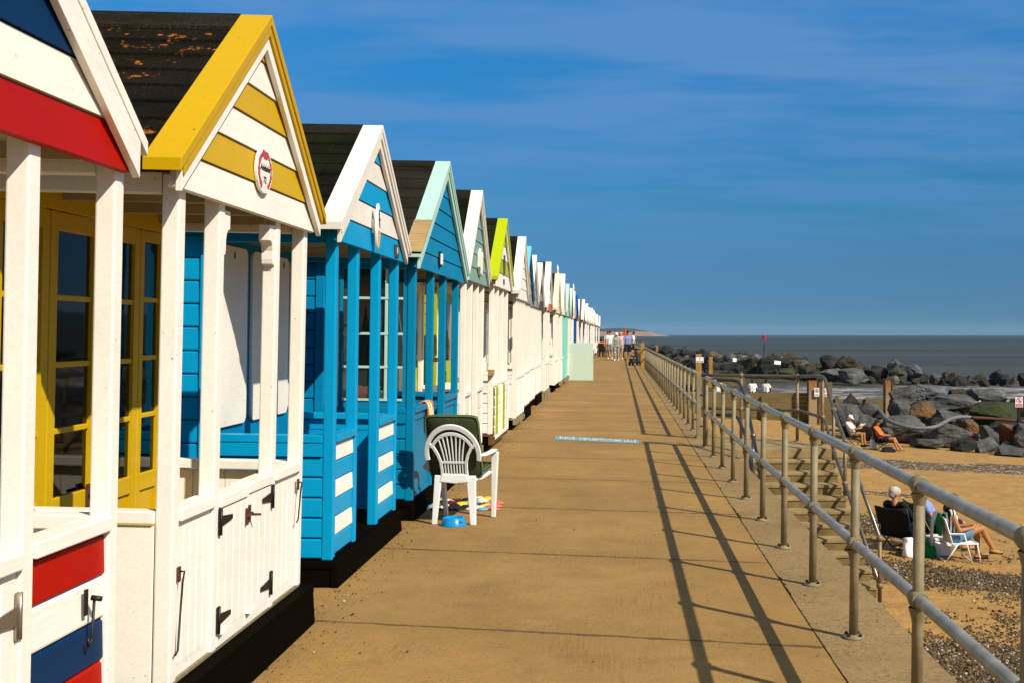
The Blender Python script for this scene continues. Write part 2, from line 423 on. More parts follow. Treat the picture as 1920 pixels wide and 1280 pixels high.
    for yy, o in ((y0, -1), (y1, 1)):
        mb = MB(); sp = c.get('side', post)
        if c.get('sidekind') == 'vert':
            for q in range(4):
                xa = -vd+.02+q*(vd-.092)/4; xb = xa+(vd-.092)/4-.003
                mb.box(xa, xb, min(yy, yy-o*.02), max(yy, yy-o*.02), fl+.01, rz-.06, sp)
        elif det == 2: hboards(mb, 'y', yy-o*.012, o, -vd+.013, -.071, fl+.01, rz-.14, .145, [sp])
        else: mb.box(-vd+.013, -.071, min(yy, yy-o*.02), max(yy, yy-o*.02), fl+.01, rz-.05, sp)
        if c.get('sidekind') != 'vert': mb.box(-vd+.013, -.071, min(yy+o*.012, yy-o*.03), max(yy+o*.012, yy-o*.03), rz-.138, rz-.055, sp)
        pn = mb.build('side_panel', root, bv*.5)
        mb = MB(); mb.box(-vd+.013, -.071, min(yy+o*.015, yy-o*.07), max(yy+o*.015, yy-o*.07), rz-.05, rz, sp); mb.build('side_rail', root, bv)
    # front balustrade panels
    for pn in c.get('panels', []):
        a, b_ = pn['y'][0]-ym, pn['y'][1]-ym; kind = pn['k']; top = pn.get('top', rz); bot = pn.get('bot', fl+.02)
        mb = MB(); xo = pn.get('x', -.012)
        if kind == 'stripes':
            mt = pn['m']; hboards(mb, 'x', xo-.012, 1, a, b_, bot, top-.055, pn.get('h', .146), mt[::-1], 0)
        elif kind == 'tg':
            tg(mb, a, b_, bot+.06, top-.055, xo-.03, xo, .085, pn['m']); mb.box(xo-.03, xo-.002, a, b_, bot, bot+.06, pn['m'])
        elif kind == 'plain':
            mb.box(xo-.03, xo-.014, a+.05, b_-.05, bot+.05, top-.12, pn['m'])
            mb.box(xo-.03, xo, a, a+.05, bot, top-.05, pn['m']); mb.box(xo-.03, xo, b_-.05, b_, bot, top-.05, pn['m'])
            mb.box(xo-.03, xo, a+.05, b_-.05, bot, bot+.05, pn['m']); mb.box(xo-.03, xo, a+.05, b_-.05, top-.12, top-.05, pn['m'])
        elif kind == 'check':
            n = len(pn['m']); ww = (b_-a)/n
            for q in range(n): hboards(mb, 'x', xo-.012-(.004 if q % 2 else 0), 1, a+q*ww, a+(q+1)*ww-.002, bot+.05, top-.055, .13, [pn['m'][q]])
            for q in range(n+1): mb.box(xo-.02, xo+.008, max(a, a+q*ww-.016), min(b_, a+q*ww+.016), bot, top-.056, pn['e'])
            mb.box(xo-.02, xo+.006, a, b_, bot, bot+.048, pn['e'])
        po = mb.build(pn.get('n', 'front_panel'), root, bv*.5)
        mb = MB(); mb.box(-.085, .012, a, b_, top-.05, top, pn.get('r', post)); mb.build('top_rail', po if pn.get('n') else root, bv)
    # front wall of the room behind the veranda
    if not c.get('nofront'):
        mb = MB(); fm = c.get('front', body)
        mb.box(-vd-.03, -vd, y0+.05, y1-.05, fl+.012, ze+.09, fm); fw = mb.build('front_wall', root)
        mb = MB(); dm = c.get('door', fm); yd = -.4
        mb.box(-vd, -vd+.03, yd, yd+.8, fl+.012, ze-.1, dm); mb.box(-vd+.03, -vd+.04, yd+.1, yd+.7, fl+.2, fl+.85, dm); d = mb.build('door', root)
        mb = MB(); mb.box(-vd+.03, -vd+.036, yd+.1, yd+.7, fl+1.0, ze-.2, 'glass'); mb.build('pane', d)
    return root, ym

HUTS = []
# --- hut 0: red, white and blue ------------------------------------------------
h0, m0 = hut(dict(label='red, white and navy striped beach hut, nearest one, cut by the left edge', X=-1.765, Y=(2.06, 4.0), G=(1.93, 3.99), cxf=.062, ze=2.165, za=3.10,
    lean=1.1, det=2, body='white', trim='white', cap='white', trim2='white', gable=['red', 'white', 'navy', 'navy', 'white', 'red'], hb=.152, roof='felt_black', bwv=.125, zb=2.18,
    posts=[2.06, 2.63, 3.355, 3.93], rail=1.0, plinth='black', floor=.22, panels=[
        dict(y=(3.425, 3.93), k='stripes', m=['red', 'white', 'navy', 'red', 'white'], h=.146, r='white', bot=.22),
        dict(y=(2.13, 2.63), k='stripes', m=['red', 'white', 'navy', 'red', 'white'], h=.146, r='white', bot=.22),
        dict(y=(2.71, 3.35), k='tg', m='white', top=.985, r='white', n='gate')], front='white', door='white'))
gate = [k for k in h0.children if k.name.startswith('gate')][0]
t_hinge(gate, -.008, 3.352-m0, .80, -1, 'steel', 1.15)
t_hinge(gate, -.008, 3.352-m0, .36, -1, 'steel', 1.15)
mb = MB()   # hanging hook latch on the striped panel
mb.box(.0, .006, 3.752-m0, 3.772-m0, .70, .785, 'iron'); mb.tube([(.012, 3.78-m0, .755), (.045, 3.785-m0, .75)], .009, 'iron', 8)
mb.tube([(.02, 3.785-m0, .75), (.014, 3.785-m0, .62), (.014, 3.775-m0, .60), (.014, 3.765-m0, .60), (.012, 3.762-m0, .625)], .005, 'iron', 8)
mb.build('hook_latch', h0)

# --- hut 1: yellow and white ----------------------------------------------------
h1, m1 = hut(dict(label='yellow and white striped beach hut with a yellow roof edge and an oval name plaque', X=-1.785, Y=(4.54, 6.41), G=(4.41, 6.46), ze=2.172, za=3.135,
    lean=1.24, det=2, body='white', trim='white', cap='yellow', trim2='yellow', gable=['white', 'dyellow', 'white', 'dyellow', 'white', 'dyellow', 'dyellow'], hb=.146, zb=2.19, roof='felt_brown', bwv=.115, tv=.05,
    cx0=-.075, posts=[4.54, 5.0, 5.83, 6.34], rail=.92, plinth='black', pf=.07, floor=.225, sidekind='vert', deck='greywood', panels=[
        dict(y=(4.612, 4.998), k='tg', m='white', r='white', bot=.225), dict(y=(5.902, 6.338), k='tg', m='white', r='white', bot=.225),
        dict(y=(5.074, 5.448), k='tg', m='white', r='white', n='gate', x=.002, top=.905, bot=.235), dict(y=(5.454, 5.826), k='tg', m='white', r='white', n='gate', x=.002, top=.915, bot=.235)], nofront=True))
gs = [k for k in h1.children if k.name.startswith('gate')]
t_hinge(gs[0], .004, 5.068-m1, .795, 1); t_hinge(gs[0], .004, 5.068-m1, .36, 1)
t_hinge(gs[1], .004, 5.834-m1, .80, -1); t_hinge(gs[1], .004, 5.834-m1, .36, -1)
mb = MB(); yb = 5.45-m1
mb.box(.004, .012, yb-.03, yb-.008, .72, .80, 'rust'); mb.box(.004, .012, yb+.01, yb+.03, .73, .81, 'rust')
mb.tube([(.018, yb-.03, .765), (.018, yb+.03, .77)], .008, 'rust', 8); mb.tube([(.02, yb+.02, .765), (.06, yb+.03, .765)], .006, 'rust', 8); mb.build('gate_latch', gs[1])
for yy, zz, ln in ((6.30-m1, .80, .19), (4.60-m1, .66, .30)):
    mb = MB(); mb.box(.002, .010, yy-.012, yy+.014, zz-.03, zz+.03, 'rust'); mb.tube([(.014, yy, zz+.012), (.024, yy+.012, zz+.01), (.022, yy-.0, zz-.03), (.016, yy-.02, zz-ln), (.016, yy-.045, zz-ln-.012)], .0045, 'iron', 8); mb.build('hook', h1)
# bracketed arch over the gate
for yy, d in ((5.07, 1), (5.83, -1)):
    mb = MB(); a = yy-m1
    prof = [(a, 2.17), (a+d*.085, 2.17), (a+d*.085, 2.09)]+[(a+d*(.085-.05*math.sin(t*math.pi/2*.98)), 2.09-.05*(1-math.cos(t*math.pi/2))) for t in (.3, .6, 1.)]
    prof += [(a+d*.035, 2.0), (a+d*.03, 1.975), (a, 1.965)]
    mb.prism(prof, -.065, -.006, 'x', 'white'); mb.build('bracket', h1, .003)
# glazed yellow doors at the back of the veranda
xw = -.8
mb = MB()
for a, b_ in ((4.56, 4.62), (6.36, 6.40)): mb.box(xw-.05, xw+.025, a-m1, b_-m1, .24, 2.26, 'dyellow')
mb.box(xw-.05, xw+.025, 4.62-m1, 6.36-m1, 2.16, 2.26, 'dyellow'); mb.build('door_frame', h1, .004)
yl = [4.625, 5.09, 5.575, 6.05, 6.355]
for q in range(4):
    lf = pane_leaf(h1, 'door', yl[q]-m1+.003, yl[q+1]-m1-.003, .245, 2.155, xw, 'dyellow', 4, stile=.065 if q < 3 else .045, base=.62, curtain=.42)
    if q == 1:
        mb = MB(); a = yl[2]-m1; mb.box(xw+.02, xw+.035, a-.10, a-.03, .76, .89, 'rust'); mb.tube([(xw+.035, a-.06, .86), (xw+.06, a-.06, .86), (xw+.06, a-.12, .86)], .009, 'iron', 8); mb.build('lock', lf)
mb = MB(); mb.box(xw-1.2, xw-1.19, 4.6-m1, 6.35-m1, .24, 2.2, 'dark'); mb.build('room_dark_sheet', h1)  # dark sheet standing in for the unlit depth of the room
# oval name plaque
pl = MB(); yc, zc = 5.47-m1, 2.40
def oval(mb, yc, zc, ry, rz, x0, x1, mat, n=36): mb.prism([(yc+ry*math.cos(2*math.pi*k/n), zc+rz*math.sin(2*math.pi*k/n)) for k in range(n)], x0, x1, 'x', mat)
oval(pl, yc, zc, .118, .108, .030, .046, 'white'); plq = pl.build('name_plaque', h1, .003)
fl_ = MB(); rr = random.Random(3)
for k in range(26):
    a = 2*math.pi*k/26
    if abs(math.sin(a)+1) < .12: continue
    mt = 'c_pinkrose' if k % 3 else 'c_leaf'
    r = .014 if k % 3 else .009
    oval(fl_, yc+.093*math.cos(a), zc+.084*math.sin(a), r*(.8+.4*rr.random()), r*(.8+.6*rr.random()), .0462, .0475+k*2e-5, mt, 8)
for dy in (-.014, .006, .02): oval(fl_, yc+dy, zc+.068, .013, .014, .0478, .0484+abs(dy)*.02, 'c_pinkrose', 9)
fl_.build('rose_wreath', plq)
MX = lambda x, y, z: Matrix.Translation((x, y, z)) @ Matrix(((0, 0, 1, 0), (1, 0, 0, 0), (0, 1, 0, 0), (0, 0, 0, 1)))   # text in the yz plane facing +x
text_mesh('Adelaide', .042, 'lettering', plq, 'c_black', MX(.0475, yc, zc+.012), .001, .3)
text_mesh('72', .044, 'lettering', plq, 'c_black', MX(.0475, yc, zc-.045), .001)

# --- hut 2: bright blue and white ------------------------------------------------
h2, m2 = hut(dict(label='bright blue and white striped beach hut with a small surfboard sign on its gable', X=-1.842, Y=(7.36, 9.46), G=(7.24, 9.54), ze=2.20, za=3.15,
    lean=.8, det=2, body='blue', trim='white2', cap='white2', trim2='white2', gable=['blue', 'white2', 'blue', 'white2', 'blue'], hb=.165, zb=2.215, tabs=True, roof='felt_black', bwv=.115, post='blue', beam='blue2',
    posts=[7.36, 7.96, 8.69, 9.39], rail=.975, plinth='black', pf=.04, floor=.172, side='blue', panels=[
        dict(y=(7.43, 7.96), k='stripes', m=['white', 'blue', 'white', 'blue', 'white', 'blue'], h=.125, r='blue', bot=.19),
        dict(y=(8.76, 9.39), k='stripes', m=['white', 'blue', 'white', 'blue', 'white', 'blue'], h=.125, r='blue', bot=.19)], nofront=True, deck='black'))
mb = MB(); mb.box(-.84, -.8, 7.42-m2, 9.40-m2, .185, 2.29, 'blue2'); mb.build('front_wall', h2)
def rounded(y0, y1, z0, z1, r, n=5):
    pts = []
    for cy, cz, a0 in ((y1-r, z1-r, 0), (y0+r, z1-r, 90), (y0+r, z0+r, 180), (y1-r, z0+r, 270)):
        for k in range(n+1): a = R(a0+90*k/n); pts.append((cy+r*math.cos(a), cz+r*math.sin(a)))
    return pts
for a, b_ in ((7.45, 8.02), (8.13, 8.66), (8.72, 9.02), (9.08, 9.37)):
    mb = MB(); mb.prism(rounded(a-m2, b_-m2, 1.0, 2.2, .06), -.799, -.778, 'x', 'white'); d = mb.build('shutter', h2, .003)
    mb = MB(); oval(mb, (a+b_)/2-m2, 2.14, .012, .028, -.778, -.775, 'rust', 10); mb.build('shutter_catch', d)
# mini surfboard sign + slate number plate
mb = MB(); n = 20; yc = 8.28-m2; pts = []
for k in range(n+1):
    t = k/n; wv = .060*math.sin(math.pi*t)**.62; pts.append((wv, 2.235+.33*t))
poly = [(yc+w, z) for w, z in pts]+[(yc-w, z) for w, z in reversed(pts[1:-1])]
mb.prism(poly, .06, .078, 'x', 'white'); sb = mb.build('surfboard_sign', h2, .003)
mb = MB(); mb.box(.03, .06, yc-.02, yc+.02, 2.35, 2.45, 'white'); 
low = [(yc+w, z) for w, z in pts if z < 2.34]+[(yc-w, z) for w, z in reversed(pts[1:]) if z < 2.34]
mb.prism([(yc+(y-yc)*.9, z+.004) for y, z in low], .078, .0795, 'x', 'gold_decal'); mb.build('decal', sb)
text_mesh('GUL', .034, 'lettering', sb, 'c_orange', MX(.0805, yc, 2.355), .0008)
mb = MB(); mb.tube([(.081, yc-.008, 2.52), (.081, yc-.006, 2.45), (.081, yc+.012, 2.41)], .004, 'c_black', 6); mb.tube([(.081, yc+.03, 2.455), (.081, yc, 2.43), (.081, yc+.022, 2.39)], .0035, 'c_black', 6); mb.build('palm_motif', sb)
mb = MB(); mb.box(.03, .042, 9.10-m2, 9.24-m2, 2.235, 2.335, 'dgrey'); pq = mb.build('number_plate', h2, .002)
text_mesh('0', .075, 'lettering', pq, 'white', MX(.0425, 9.17-m2, 2.285), .0015)

# --- hut 3: teal with mint edges (wide) -------------------------------------------
h3, m3 = hut(dict(label='teal boarded beach hut with mint green roof edges and a bare wood patch on one', X=-1.80, Y=(10.0, 12.80), G=(9.88, 12.98), ze=2.185, za=3.345,
    lean=.8, det=2, body='blue2', trim='mint', cap='mint', trim2='mint', gable=['teal', 'teal', 'teal', 'teal', 'teal', 'teal', 'teal', 'teal', 'teal', 'teal'], hb=.158, zb=2.20, roof='felt_grey', bwv=.13, post='teal', beam='blue2',
    posts=[10.0, 10.96, 11.73, 12.65], rail=.985, plinth='black', pf=.02, floor=.172, side='teal', panels=[
        dict(y=(10.07, 10.96), k='plain', m='teal', r='teal', bot=.17), dict(y=(11.80, 12.65), k='plain', m='teal', r='teal', bot=.17)], nofront=True, deck='black'))
mb = MB(); mb.box(-.84, -.80, 10.05-m3, 12.75-m3, .185, 2.28, 'teal'); mb.build('front_wall', h3)
for a, b_ in ((10.35, 11.1), (11.75, 12.5)): pane_leaf(h3, 'window', a-m3, b_-m3, .9, 2.1, -.78, 'mint', 3, .05, .1)
mb = MB(); mb.box(-.8, -.76, 11.15-m3, 11.7-m3, .19, 2.1, 'salmon'); mb.build('door', h3, .004)
# glazed side screen of the porch: mint bars, dark glass, towels hanging behind
mb = MB(); a, b_, z0, z1 = -.66, -.075, .985, 2.185; yy = y_ = 10.02-m3
nb = 3
mb.box(a, a+.03, yy-.02, yy+.02, z0, z1, 'teal'); mb.box(b_-.03, b_, yy-.02, yy+.02, z0, z1, 'teal')
mb.box(a+.03, b_-.03, yy-.02, yy+.02, z0, z0+.055, 'teal'); mb.box(a+.03, b_-.03, yy-.03, yy+.015, z0+.055, z0+.075, 'mint')
for zz in (1.335, 1.62, 1.93): mb.box(a+.03, b_-.03, yy-.022, yy+.012, zz-.011, zz+.011, 'mint')
mb.box(-.265, -.24, yy-.018, yy+.012, z0+.075, z1, 'mint')
sc = mb.build('side_window', h3, .002)
mb = MB(); mb.box(a+.03, b_-.03, yy-.003, yy+.003, z0+.075, z1, 'glass'); mb.build('pane', sc)
mb = MB()
for x0 in (-.47, -.30):
    vs = []; n = 10
    for i in range(n+1):
        u = i/n; vs += [(x0+.02+.0*u, yy+.06+.02*math.sin(i*2.1), 1.85-.0*u), (x0-.10+.24*u, yy+.06+.025*math.sin(i*2.4), 1.16+.06*abs(u-.5))]
    mb.add(vs, [(2*i, 2*i+1, 2*i+3, 2*i+2) for i in range(n)], 'curtain', True)
mb.build('hanging_towel', sc)
# dark number plate and bare-wood repair on the left capping
mb = MB(); mb.box(.03, .05, 11.06-m3, 11.14-m3, 2.27, 2.42, 'iron'); mb.box(.05, .06, 11.06-m3, 11.15-m3, 2.295, 2.40, 'white'); mb.build('number_plate', h3)
Gh3 = (12.98-9.88)/2; s3 = (3.295-2.315)/Gh3; mb = MB(); gm = (9.88+12.98)/2-m3
p = lambda y, dz: (gm-y, 3.295-s3*y+dz)
mb.prism([p(1.06, .03), p(1.605, .03), p(1.605, .053), p(1.10, .053)], -.078, .0775, 'x', 'rawwood'); tag(mb.build('bare_wood_patch', h3), 'bare weathered wood where the mint paint has gone', None)
mb = MB(); mb.box(-.03, .03, 11.0-m3, 11.12-m3, 1.36, 1.40, 'rust'); mb.build('bolt', h3)

# --- hut 4: sage gable, white rails ---------------------------------------------
h4, m4 = hut(dict(label='white beach hut with a sage green gable bearing a small white crest', X=-1.80, Y=(13.3, 15.1), G=(13.12, 15.22), ze=2.24, za=3.40,
    lean=.8, det=2, body='white', trim='white2', cap='white2', trim2='white2', gable=['sage']*9, hb=.17, zb=2.25, tabs=True, roof='felt_black', bwv=.12, post='white',
    posts=[13.3, 13.85, 14.45, 15.03], rail=.95, floor=.2, bearer='greywood', panels=[
        dict(y=(13.37, 13.85), k='stripes', m=['white2'], h=.2, r='white2', bot=.22), dict(y=(14.52, 15.03), k='stripes', m=['white2'], h=.2, r='white2', bot=.22)], front='cream', door='lime'))
mb = MB(); yc = 14.22-m4
for dy, zz, w_, h_ in ((-.09, 2.52, .06, .12), (0, 2.53, .09, .17), (.09, 2.50, .07, .16), (-.03, 2.44, .05, .09), (.06, 2.42, .06, .08)):
    mb.prism([(yc+dy-w_, zz-h_*.6), (yc+dy, zz-h_), (yc+dy+w_, zz-h_*.5), (yc+dy+w_*.8, zz+h_*.6), (yc+dy, zz+h_*.9), (yc+dy-w_*.9, zz+h_*.5)], .03+abs(dy)*.02, .06+abs(dy)*.08, 'x', 'white2')
mb.build('carved_crest', h4)

# --- hut 5: lime ------------------------------------------------------------------
h5, m5 = hut(dict(label='lime green and white beach hut with a chequered lime and white front panel', X=-1.76, Y=(15.9, 17.95), G=(15.75, 18.1), ze=2.28, za=3.33,
    lean=.8, det=2, body='dlime', trim='white', cap='lime', trim2='lime', gable=['white', 'dlime', 'white', 'dlime', 'dlime'], hb=.21, zb=2.29, roof='felt_green', bwv=.13, post='white', beam='white',
    posts=[15.9, 16.5, 17.2, 17.88], rail=.95, floor=.24, bearer='brownwood', side='white', panels=[dict(y=(15.97, 17.88), k='check', x=.03, m=['dlime', 'white', 'dlime', 'white2'], e='white', r='white', bot=.16)], front='white', door='dlime'))
mb = MB(); mb.box(.03, .045, 16.86-m5, 16.98-m5, 2.5, 2.78, 'dgrey'); mb.build('name_board', h5)
mb = MB(); mb.box(.03, .04, 16.88-m5, 16.98-m5, 2.35, 2.43, 'dgrey'); mb.build('number_plate', h5)
mb = MB(); mb.box(-.06, .02, 15.80-m5, 15.92-m5, 1.06, 1.14, 'rawwood'); mb.build('post_block', h5)

# --- huts 6.. : the receding row -----------------------------------------------------
W_, W2 = 'white', 'white2'
def far(label, X, Y, za, trim=W_, cap=W_, gable=('white',), post=W_, roof='felt_black', body='white', plinth=None, bearer='greywood', panels=None, fin=0, ze=2.22, w=.82, g=1.05, door=None, postcol=None, rail=.93, floor=.2):
    a, b_ = Y-w, Y+w; n = 5; ps = [a+(b_-a-.07)*k/(n-1) for k in range(n)]
    if panels is None: panels = [dict(y=(ps[k]+.07, ps[k+1]), k='plain' if k % 2 else 'tg', m=body, r=post) for k in range(n-1)]
    else: panels = [dict(y=(ps[k]+.07, ps[k+1]), k='plain', m=panels[k % len(panels)], r=post) for k in range(n-1)]
    pc = {ps[k]: v for k, v in (postcol or {}).items()}
    r, ym = hut(dict(label=label, X=X, Y=(a, b_), G=(Y-g, Y+g), ze=ze, za=za, lean=.6, det=1, body=body, trim=trim, cap=cap, gable=list(gable), cycle=True, hb=.19, roof=roof, post=post, posts=ps, postcol=pc,
        plinth=plinth, bearer=bearer, floor=floor, rail=rail, panels=panels, front=body, door=door or body, tv=.06, bwv=.13))
    if fin:
        mb = MB(); mb.lathe([(0, 0), (.035, 0), (.035, .12), (.022, .18), (.04, .24), (.0, .24+fin)], (.0, 0, za-.12), cap, 10); mb.build('finial', r)
    return r
fx = lambda px, Y: (px-VX)*Y/F-.10-.015*1.0
far('white beach hut with broad worn white roof edges, next beyond the lime one', fx(987, 20.3), 20.3, 3.35, W2, W2, ('white',), plinth=None, bearer='greywood')
far('beach hut with sky blue and slate roof edges over a grey gable', fx(997, 22.5), 22.5, 3.35, 'slate', 'skyblue', ('grey',), plinth='black', floor=.23)
far('white beach hut with a pale grey shingled gable just past the sky blue edged one', fx(1007, 24.9), 24.9, 3.34, W_, W_, ('grey',), bearer='black')
far('white beach hut with a dark grey boarded gable on a black plinth', fx(1018, 27.2), 27.2, 3.32, W2, W_, ('dgrey', 'grey'), plinth='black', floor=.23)
far('tall white beach hut with an orange red patch on its gable and red striped panels', fx(1034, 29.8), 29.8, 3.50, W2, W_, ('salmon', 'white', 'white'), panels=['white', 'salmon', 'white', 'salmon'], plinth='greywood')
far('cream edged beach hut with a green roof and a pointed finial', fx(1050.5, 33.1), 33.1, 3.38, 'cream', 'cream', ('cream',), roof='felt_green', fin=.14, panels=['white', 'seablue', 'white', 'white'], bearer='black', door='aqua')
far('white beach hut with bright wide roof edges between the finial hut and mint one', fx(1060, 35.7), 35.7, 3.50, W_, W_, ('white',), postcol={3: 'aqua', 4: 'aqua'})
far('beach hut with mint roof edges and aqua gate, beside the open mint panel', fx(1068, 38.4), 38.4, 3.31, 'mint', 'mint', ('mint',), body='palemint', post='aqua')
far('beach hut with worn grey green roof edges just beyond the mint one', fx(1074, 41.2), 41.2, 3.27, 'sage', 'palemint', ('sage',), postcol={4: 'mint'})
far('white beach hut with a sharp white spire finial', fx(1079, 44), 44., 3.27, W_, W_, ('white',), fin=.2, postcol={4: 'mint'})
far('beach hut painted royal blue all over', fx(1084, 46.6), 46.6, 3.20, 'royal', 'royal', ('royal',), post='royal', body='royal')
far('beach hut with a golden timber gable and white roof edge', fx(1088, 49.6), 49.6, 3.13, 'gold', W_, ('gold',), body='white')
far('white beach hut with black posts and a black gable', fx(1097, 55.5), 55.5, 3.30, W_, W_, ('black',), postcol={2: 'black', 3: 'black', 4: 'black'})
far('white beach hut with a cream gable, next beyond the black posted one', fx(1103, 61.5), 61.5, 3.26, W_, W_, ('cream',))
far('white beach hut with pale grey gable boards, fifth from the far end of the row', fx(1112, 73.9), 73.9, 3.30, W2, W_, ('palemint',))
far('white beach hut with pinkish front panels, fourth from the far end', fx(1115, 79), 79., 3.27, 'cream', W_, ('cream',), body='cream')
far('white beach hut third from the far end of the row', fx(1117.5, 83.5), 83.5, 3.18, W2, W2, ('white',))
far('white beach hut second from the far end of the row', fx(1121.5, 91), 91., 3.19, W_, W_, ('white',))
far('farthest beach hut, white with a dark green roof', fx(1125.8, 103), 103., 3.25, W_, W_, ('white',), roof='felt_green', body='grey')
far('white beach hut half hidden in the row beyond the cream gabled one', fx(1107, 67.5), 67.5, 3.2, W_, W_, ('white', 'cream'))
# ------------------------------------------------------------------ ground materials
def mat_prom(name, base, joints=True, grit=1.):
    m, nt, b = newmat(name, base, .85, spec=.25)
    co = worldco(nt); sep = nt.node('ShaderNodeSeparateXYZ', {0: co}); X, Y = sep.outputs[0], sep.outputs[1]
    big = nt.noise(nt.scale(co, (.8, .45, 1)), 1.1, 5, .6); mid = nt.noise(co, 5.5, 5, .65); fine = nt.noise(co, 85, 3, .7)
    c = nt.mix(nt.ramp(big, .3, .72), tuple(x*.78 for x in base), tuple(x*1.14 for x in base))
    gr = nt.noise(co, 34, 5, .78); gmask = nt.ramp(nt.noise(co, 1.9, 4, .6), .36, .62)
    c = nt.mix(nt.math('MULTIPLY', nt.math('MULTIPLY', nt.ramp(gr, .50, .64), gmask), .85*grit), c, tuple(x*.42 for x in base))
    c = nt.mix(nt.math('MULTIPLY', nt.math('MULTIPLY', nt.ramp(gr, .44, .34), gmask), .40*grit), c, tuple(min(.8, x*1.45) for x in base))
    c = nt.mix(nt.math('MULTIPLY', nt.ramp(mid, .48, .75), .50), c, tuple(x*.58 for x in base))
    st2 = nt.noise(nt.scale(co, (.9, 1.6, 1)), 1.7, 6, .7); c = nt.mix(nt.math('MULTIPLY', nt.ramp(st2, .54, .66), .38), c, tuple(x*.55 for x in base))
    c = nt.mix(nt.math('MULTIPLY', nt.ramp(st2, .42, .30), .5), c, (base[0]*1.28, base[1]*1.28, base[2]*1.35))
    vp = nt.node('ShaderNodeTexVoronoi', {'Vector': co, 'Scale': 26.}); pit = nt.math('MULTIPLY', nt.math('LESS_THAN', vp.outputs['Distance'], .17), nt.math('MULTIPLY', nt.ramp(nt.noise(co, 2.7, 4, .65), .50, .60), nt.math('GREATER_THAN', nt.node('ShaderNodeSeparateColor', {0: vp.outputs['Color']}).outputs[0], .45)))
    c = nt.mix(nt.math('MULTIPLY', pit, .75*grit), c, tuple(x*.28 for x in base))
    c = nt.mix(nt.math('MULTIPLY', nt.ramp(fine, .54, .68), .70), c, tuple(x*.40 for x in base))
    v = nt.node('ShaderNodeTexVoronoi', {'Vector': co, 'Scale': 34.}).outputs['Distance']
    c = nt.mix(nt.math('MULTIPLY', nt.math('LESS_THAN', v, .10), nt.ramp(mid, .45, .6)), c, (base[0]*1.5, base[1]*1.6, base[2]*2.2))
    v2 = nt.node('ShaderNodeTexVoronoi', {'Vector': co, 'Scale': 17.}).outputs['Distance']
    c = nt.mix(nt.math('MULTIPLY', nt.math('LESS_THAN', v2, .055), nt.ramp(nt.noise(co, 2.1, 2), .5, .6)), c, (.035, .02, .01))
    # brushed comb lines running along the walk, broken up
    comb = nt.noise(nt.scale(co, (46, 3.2, 1)), 1.0, 2, .5)
    combg = nt.ramp(nt.noise(nt.scale(co, (1.2, .8, 1)), 1.4, 3), .48, .66)
    combv = nt.math('MULTIPLY', nt.ramp(comb, .42, .6), combg)
    c = nt.mix(nt.math('MULTIPLY', combv, .24 if joints else .0), c, tuple(x*.55 for x in base))
    h = nt.math('ADD', nt.math('MULTIPLY', combv, -.5 if joints else 0.), nt.math('MULTIPLY', fine, 1.0))
    if joints:
        wob = nt.math('MULTIPLY', nt.math('SUBTRACT', nt.noise(nt.scale(co, (2.2, .3, 1)), 3., 4, .7), .5), .05)
        t = nt.math('DIVIDE', nt.math('ADD', nt.math('ADD', nt.math('ADD', Y, nt.math('MULTIPLY', X, .20)), wob), -6.16+22), 2.2)
        fr = nt.math('ABSOLUTE', nt.math('SUBTRACT', nt.math('FRACT', t), .5))
        d = nt.math('MULTIPLY', nt.math('SUBTRACT', .5, fr), 2.2)
        wid = nt.math('MULTIPLY_ADD', nt.noise(nt.scale(co, (3.5, .2, 1)), 2., 3, .7), .055, -.010)
        j = nt.math('LESS_THAN', d, wid)
        c = nt.mix(nt.math('MULTIPLY', j, .92), c, (.022, .013, .007))
        stain = nt.math('MULTIPLY', nt.ramp(d, .35, .0), .28)
        c = nt.mix(stain, c, tuple(x*.6 for x in base))
        h = nt.math('ADD', h, nt.math('MULTIPLY', j, -4.))
        # each slab poured in a slightly different tone
        wn = nt.node('ShaderNodeTexWhiteNoise', {'W': nt.math('FLOOR', nt.math('ADD', t, .5))}, noise_dimensions='1D').outputs[0]
        c = nt.mix(nt.math('MULTIPLY', wn, .22), c, tuple(x*.62 for x in base))
    nt.l.new(c, b.inputs['Base Color']); nt.l.new(nt.bump(h, .5, .006), b.inputs['Normal'])
    return m
M['prom'] = mat_prom('promenade_concrete', (.345, .195, .056))
M['kerb'] = mat_prom('kerb_concrete', (.29, .185, .074), joints=False, grit=1.5)
M['wall'] = plain('sea_wall_concrete', (.22, .15, .07), .9, .4, 3, .6, .02)
M['step'] = plain('dark_step_concrete', (.17, .115, .04), .9, .45, 4, .6, .01)  # darker tone on the risers and step bodies
M['steptop'] = plain('light_step_top', (.26, .18, .075), .9, .35, 5, .5, .01)  # lighter tone on the treads and landing

def sheet(name, x0, x1, y0, y1, z, mat, nx=1, ny=1, zf=None):
    vs = []; fs = []
    for j in range(ny+1):
        for i in range(nx+1):
            x, y = x0+(x1-x0)*i/nx, y0+(y1-y0)*j/ny; vs.append((x, y, zf(x, y) if zf else z))
    for j in range(ny):
        for i in range(nx): a = j*(nx+1)+i; fs.append((a, a+1, a+nx+2, a+nx+1))
    mb = MB(); mb.add(vs, fs, mat, True); return mb.build(name)
XK, XE = 1.062, 1.574                                # joint beside the kerb strip, outer edge
pro = MB(); pro.box(-9, XK, -26, 108, -.5, 0, 'prom'); struct(pro.build('promenade'))
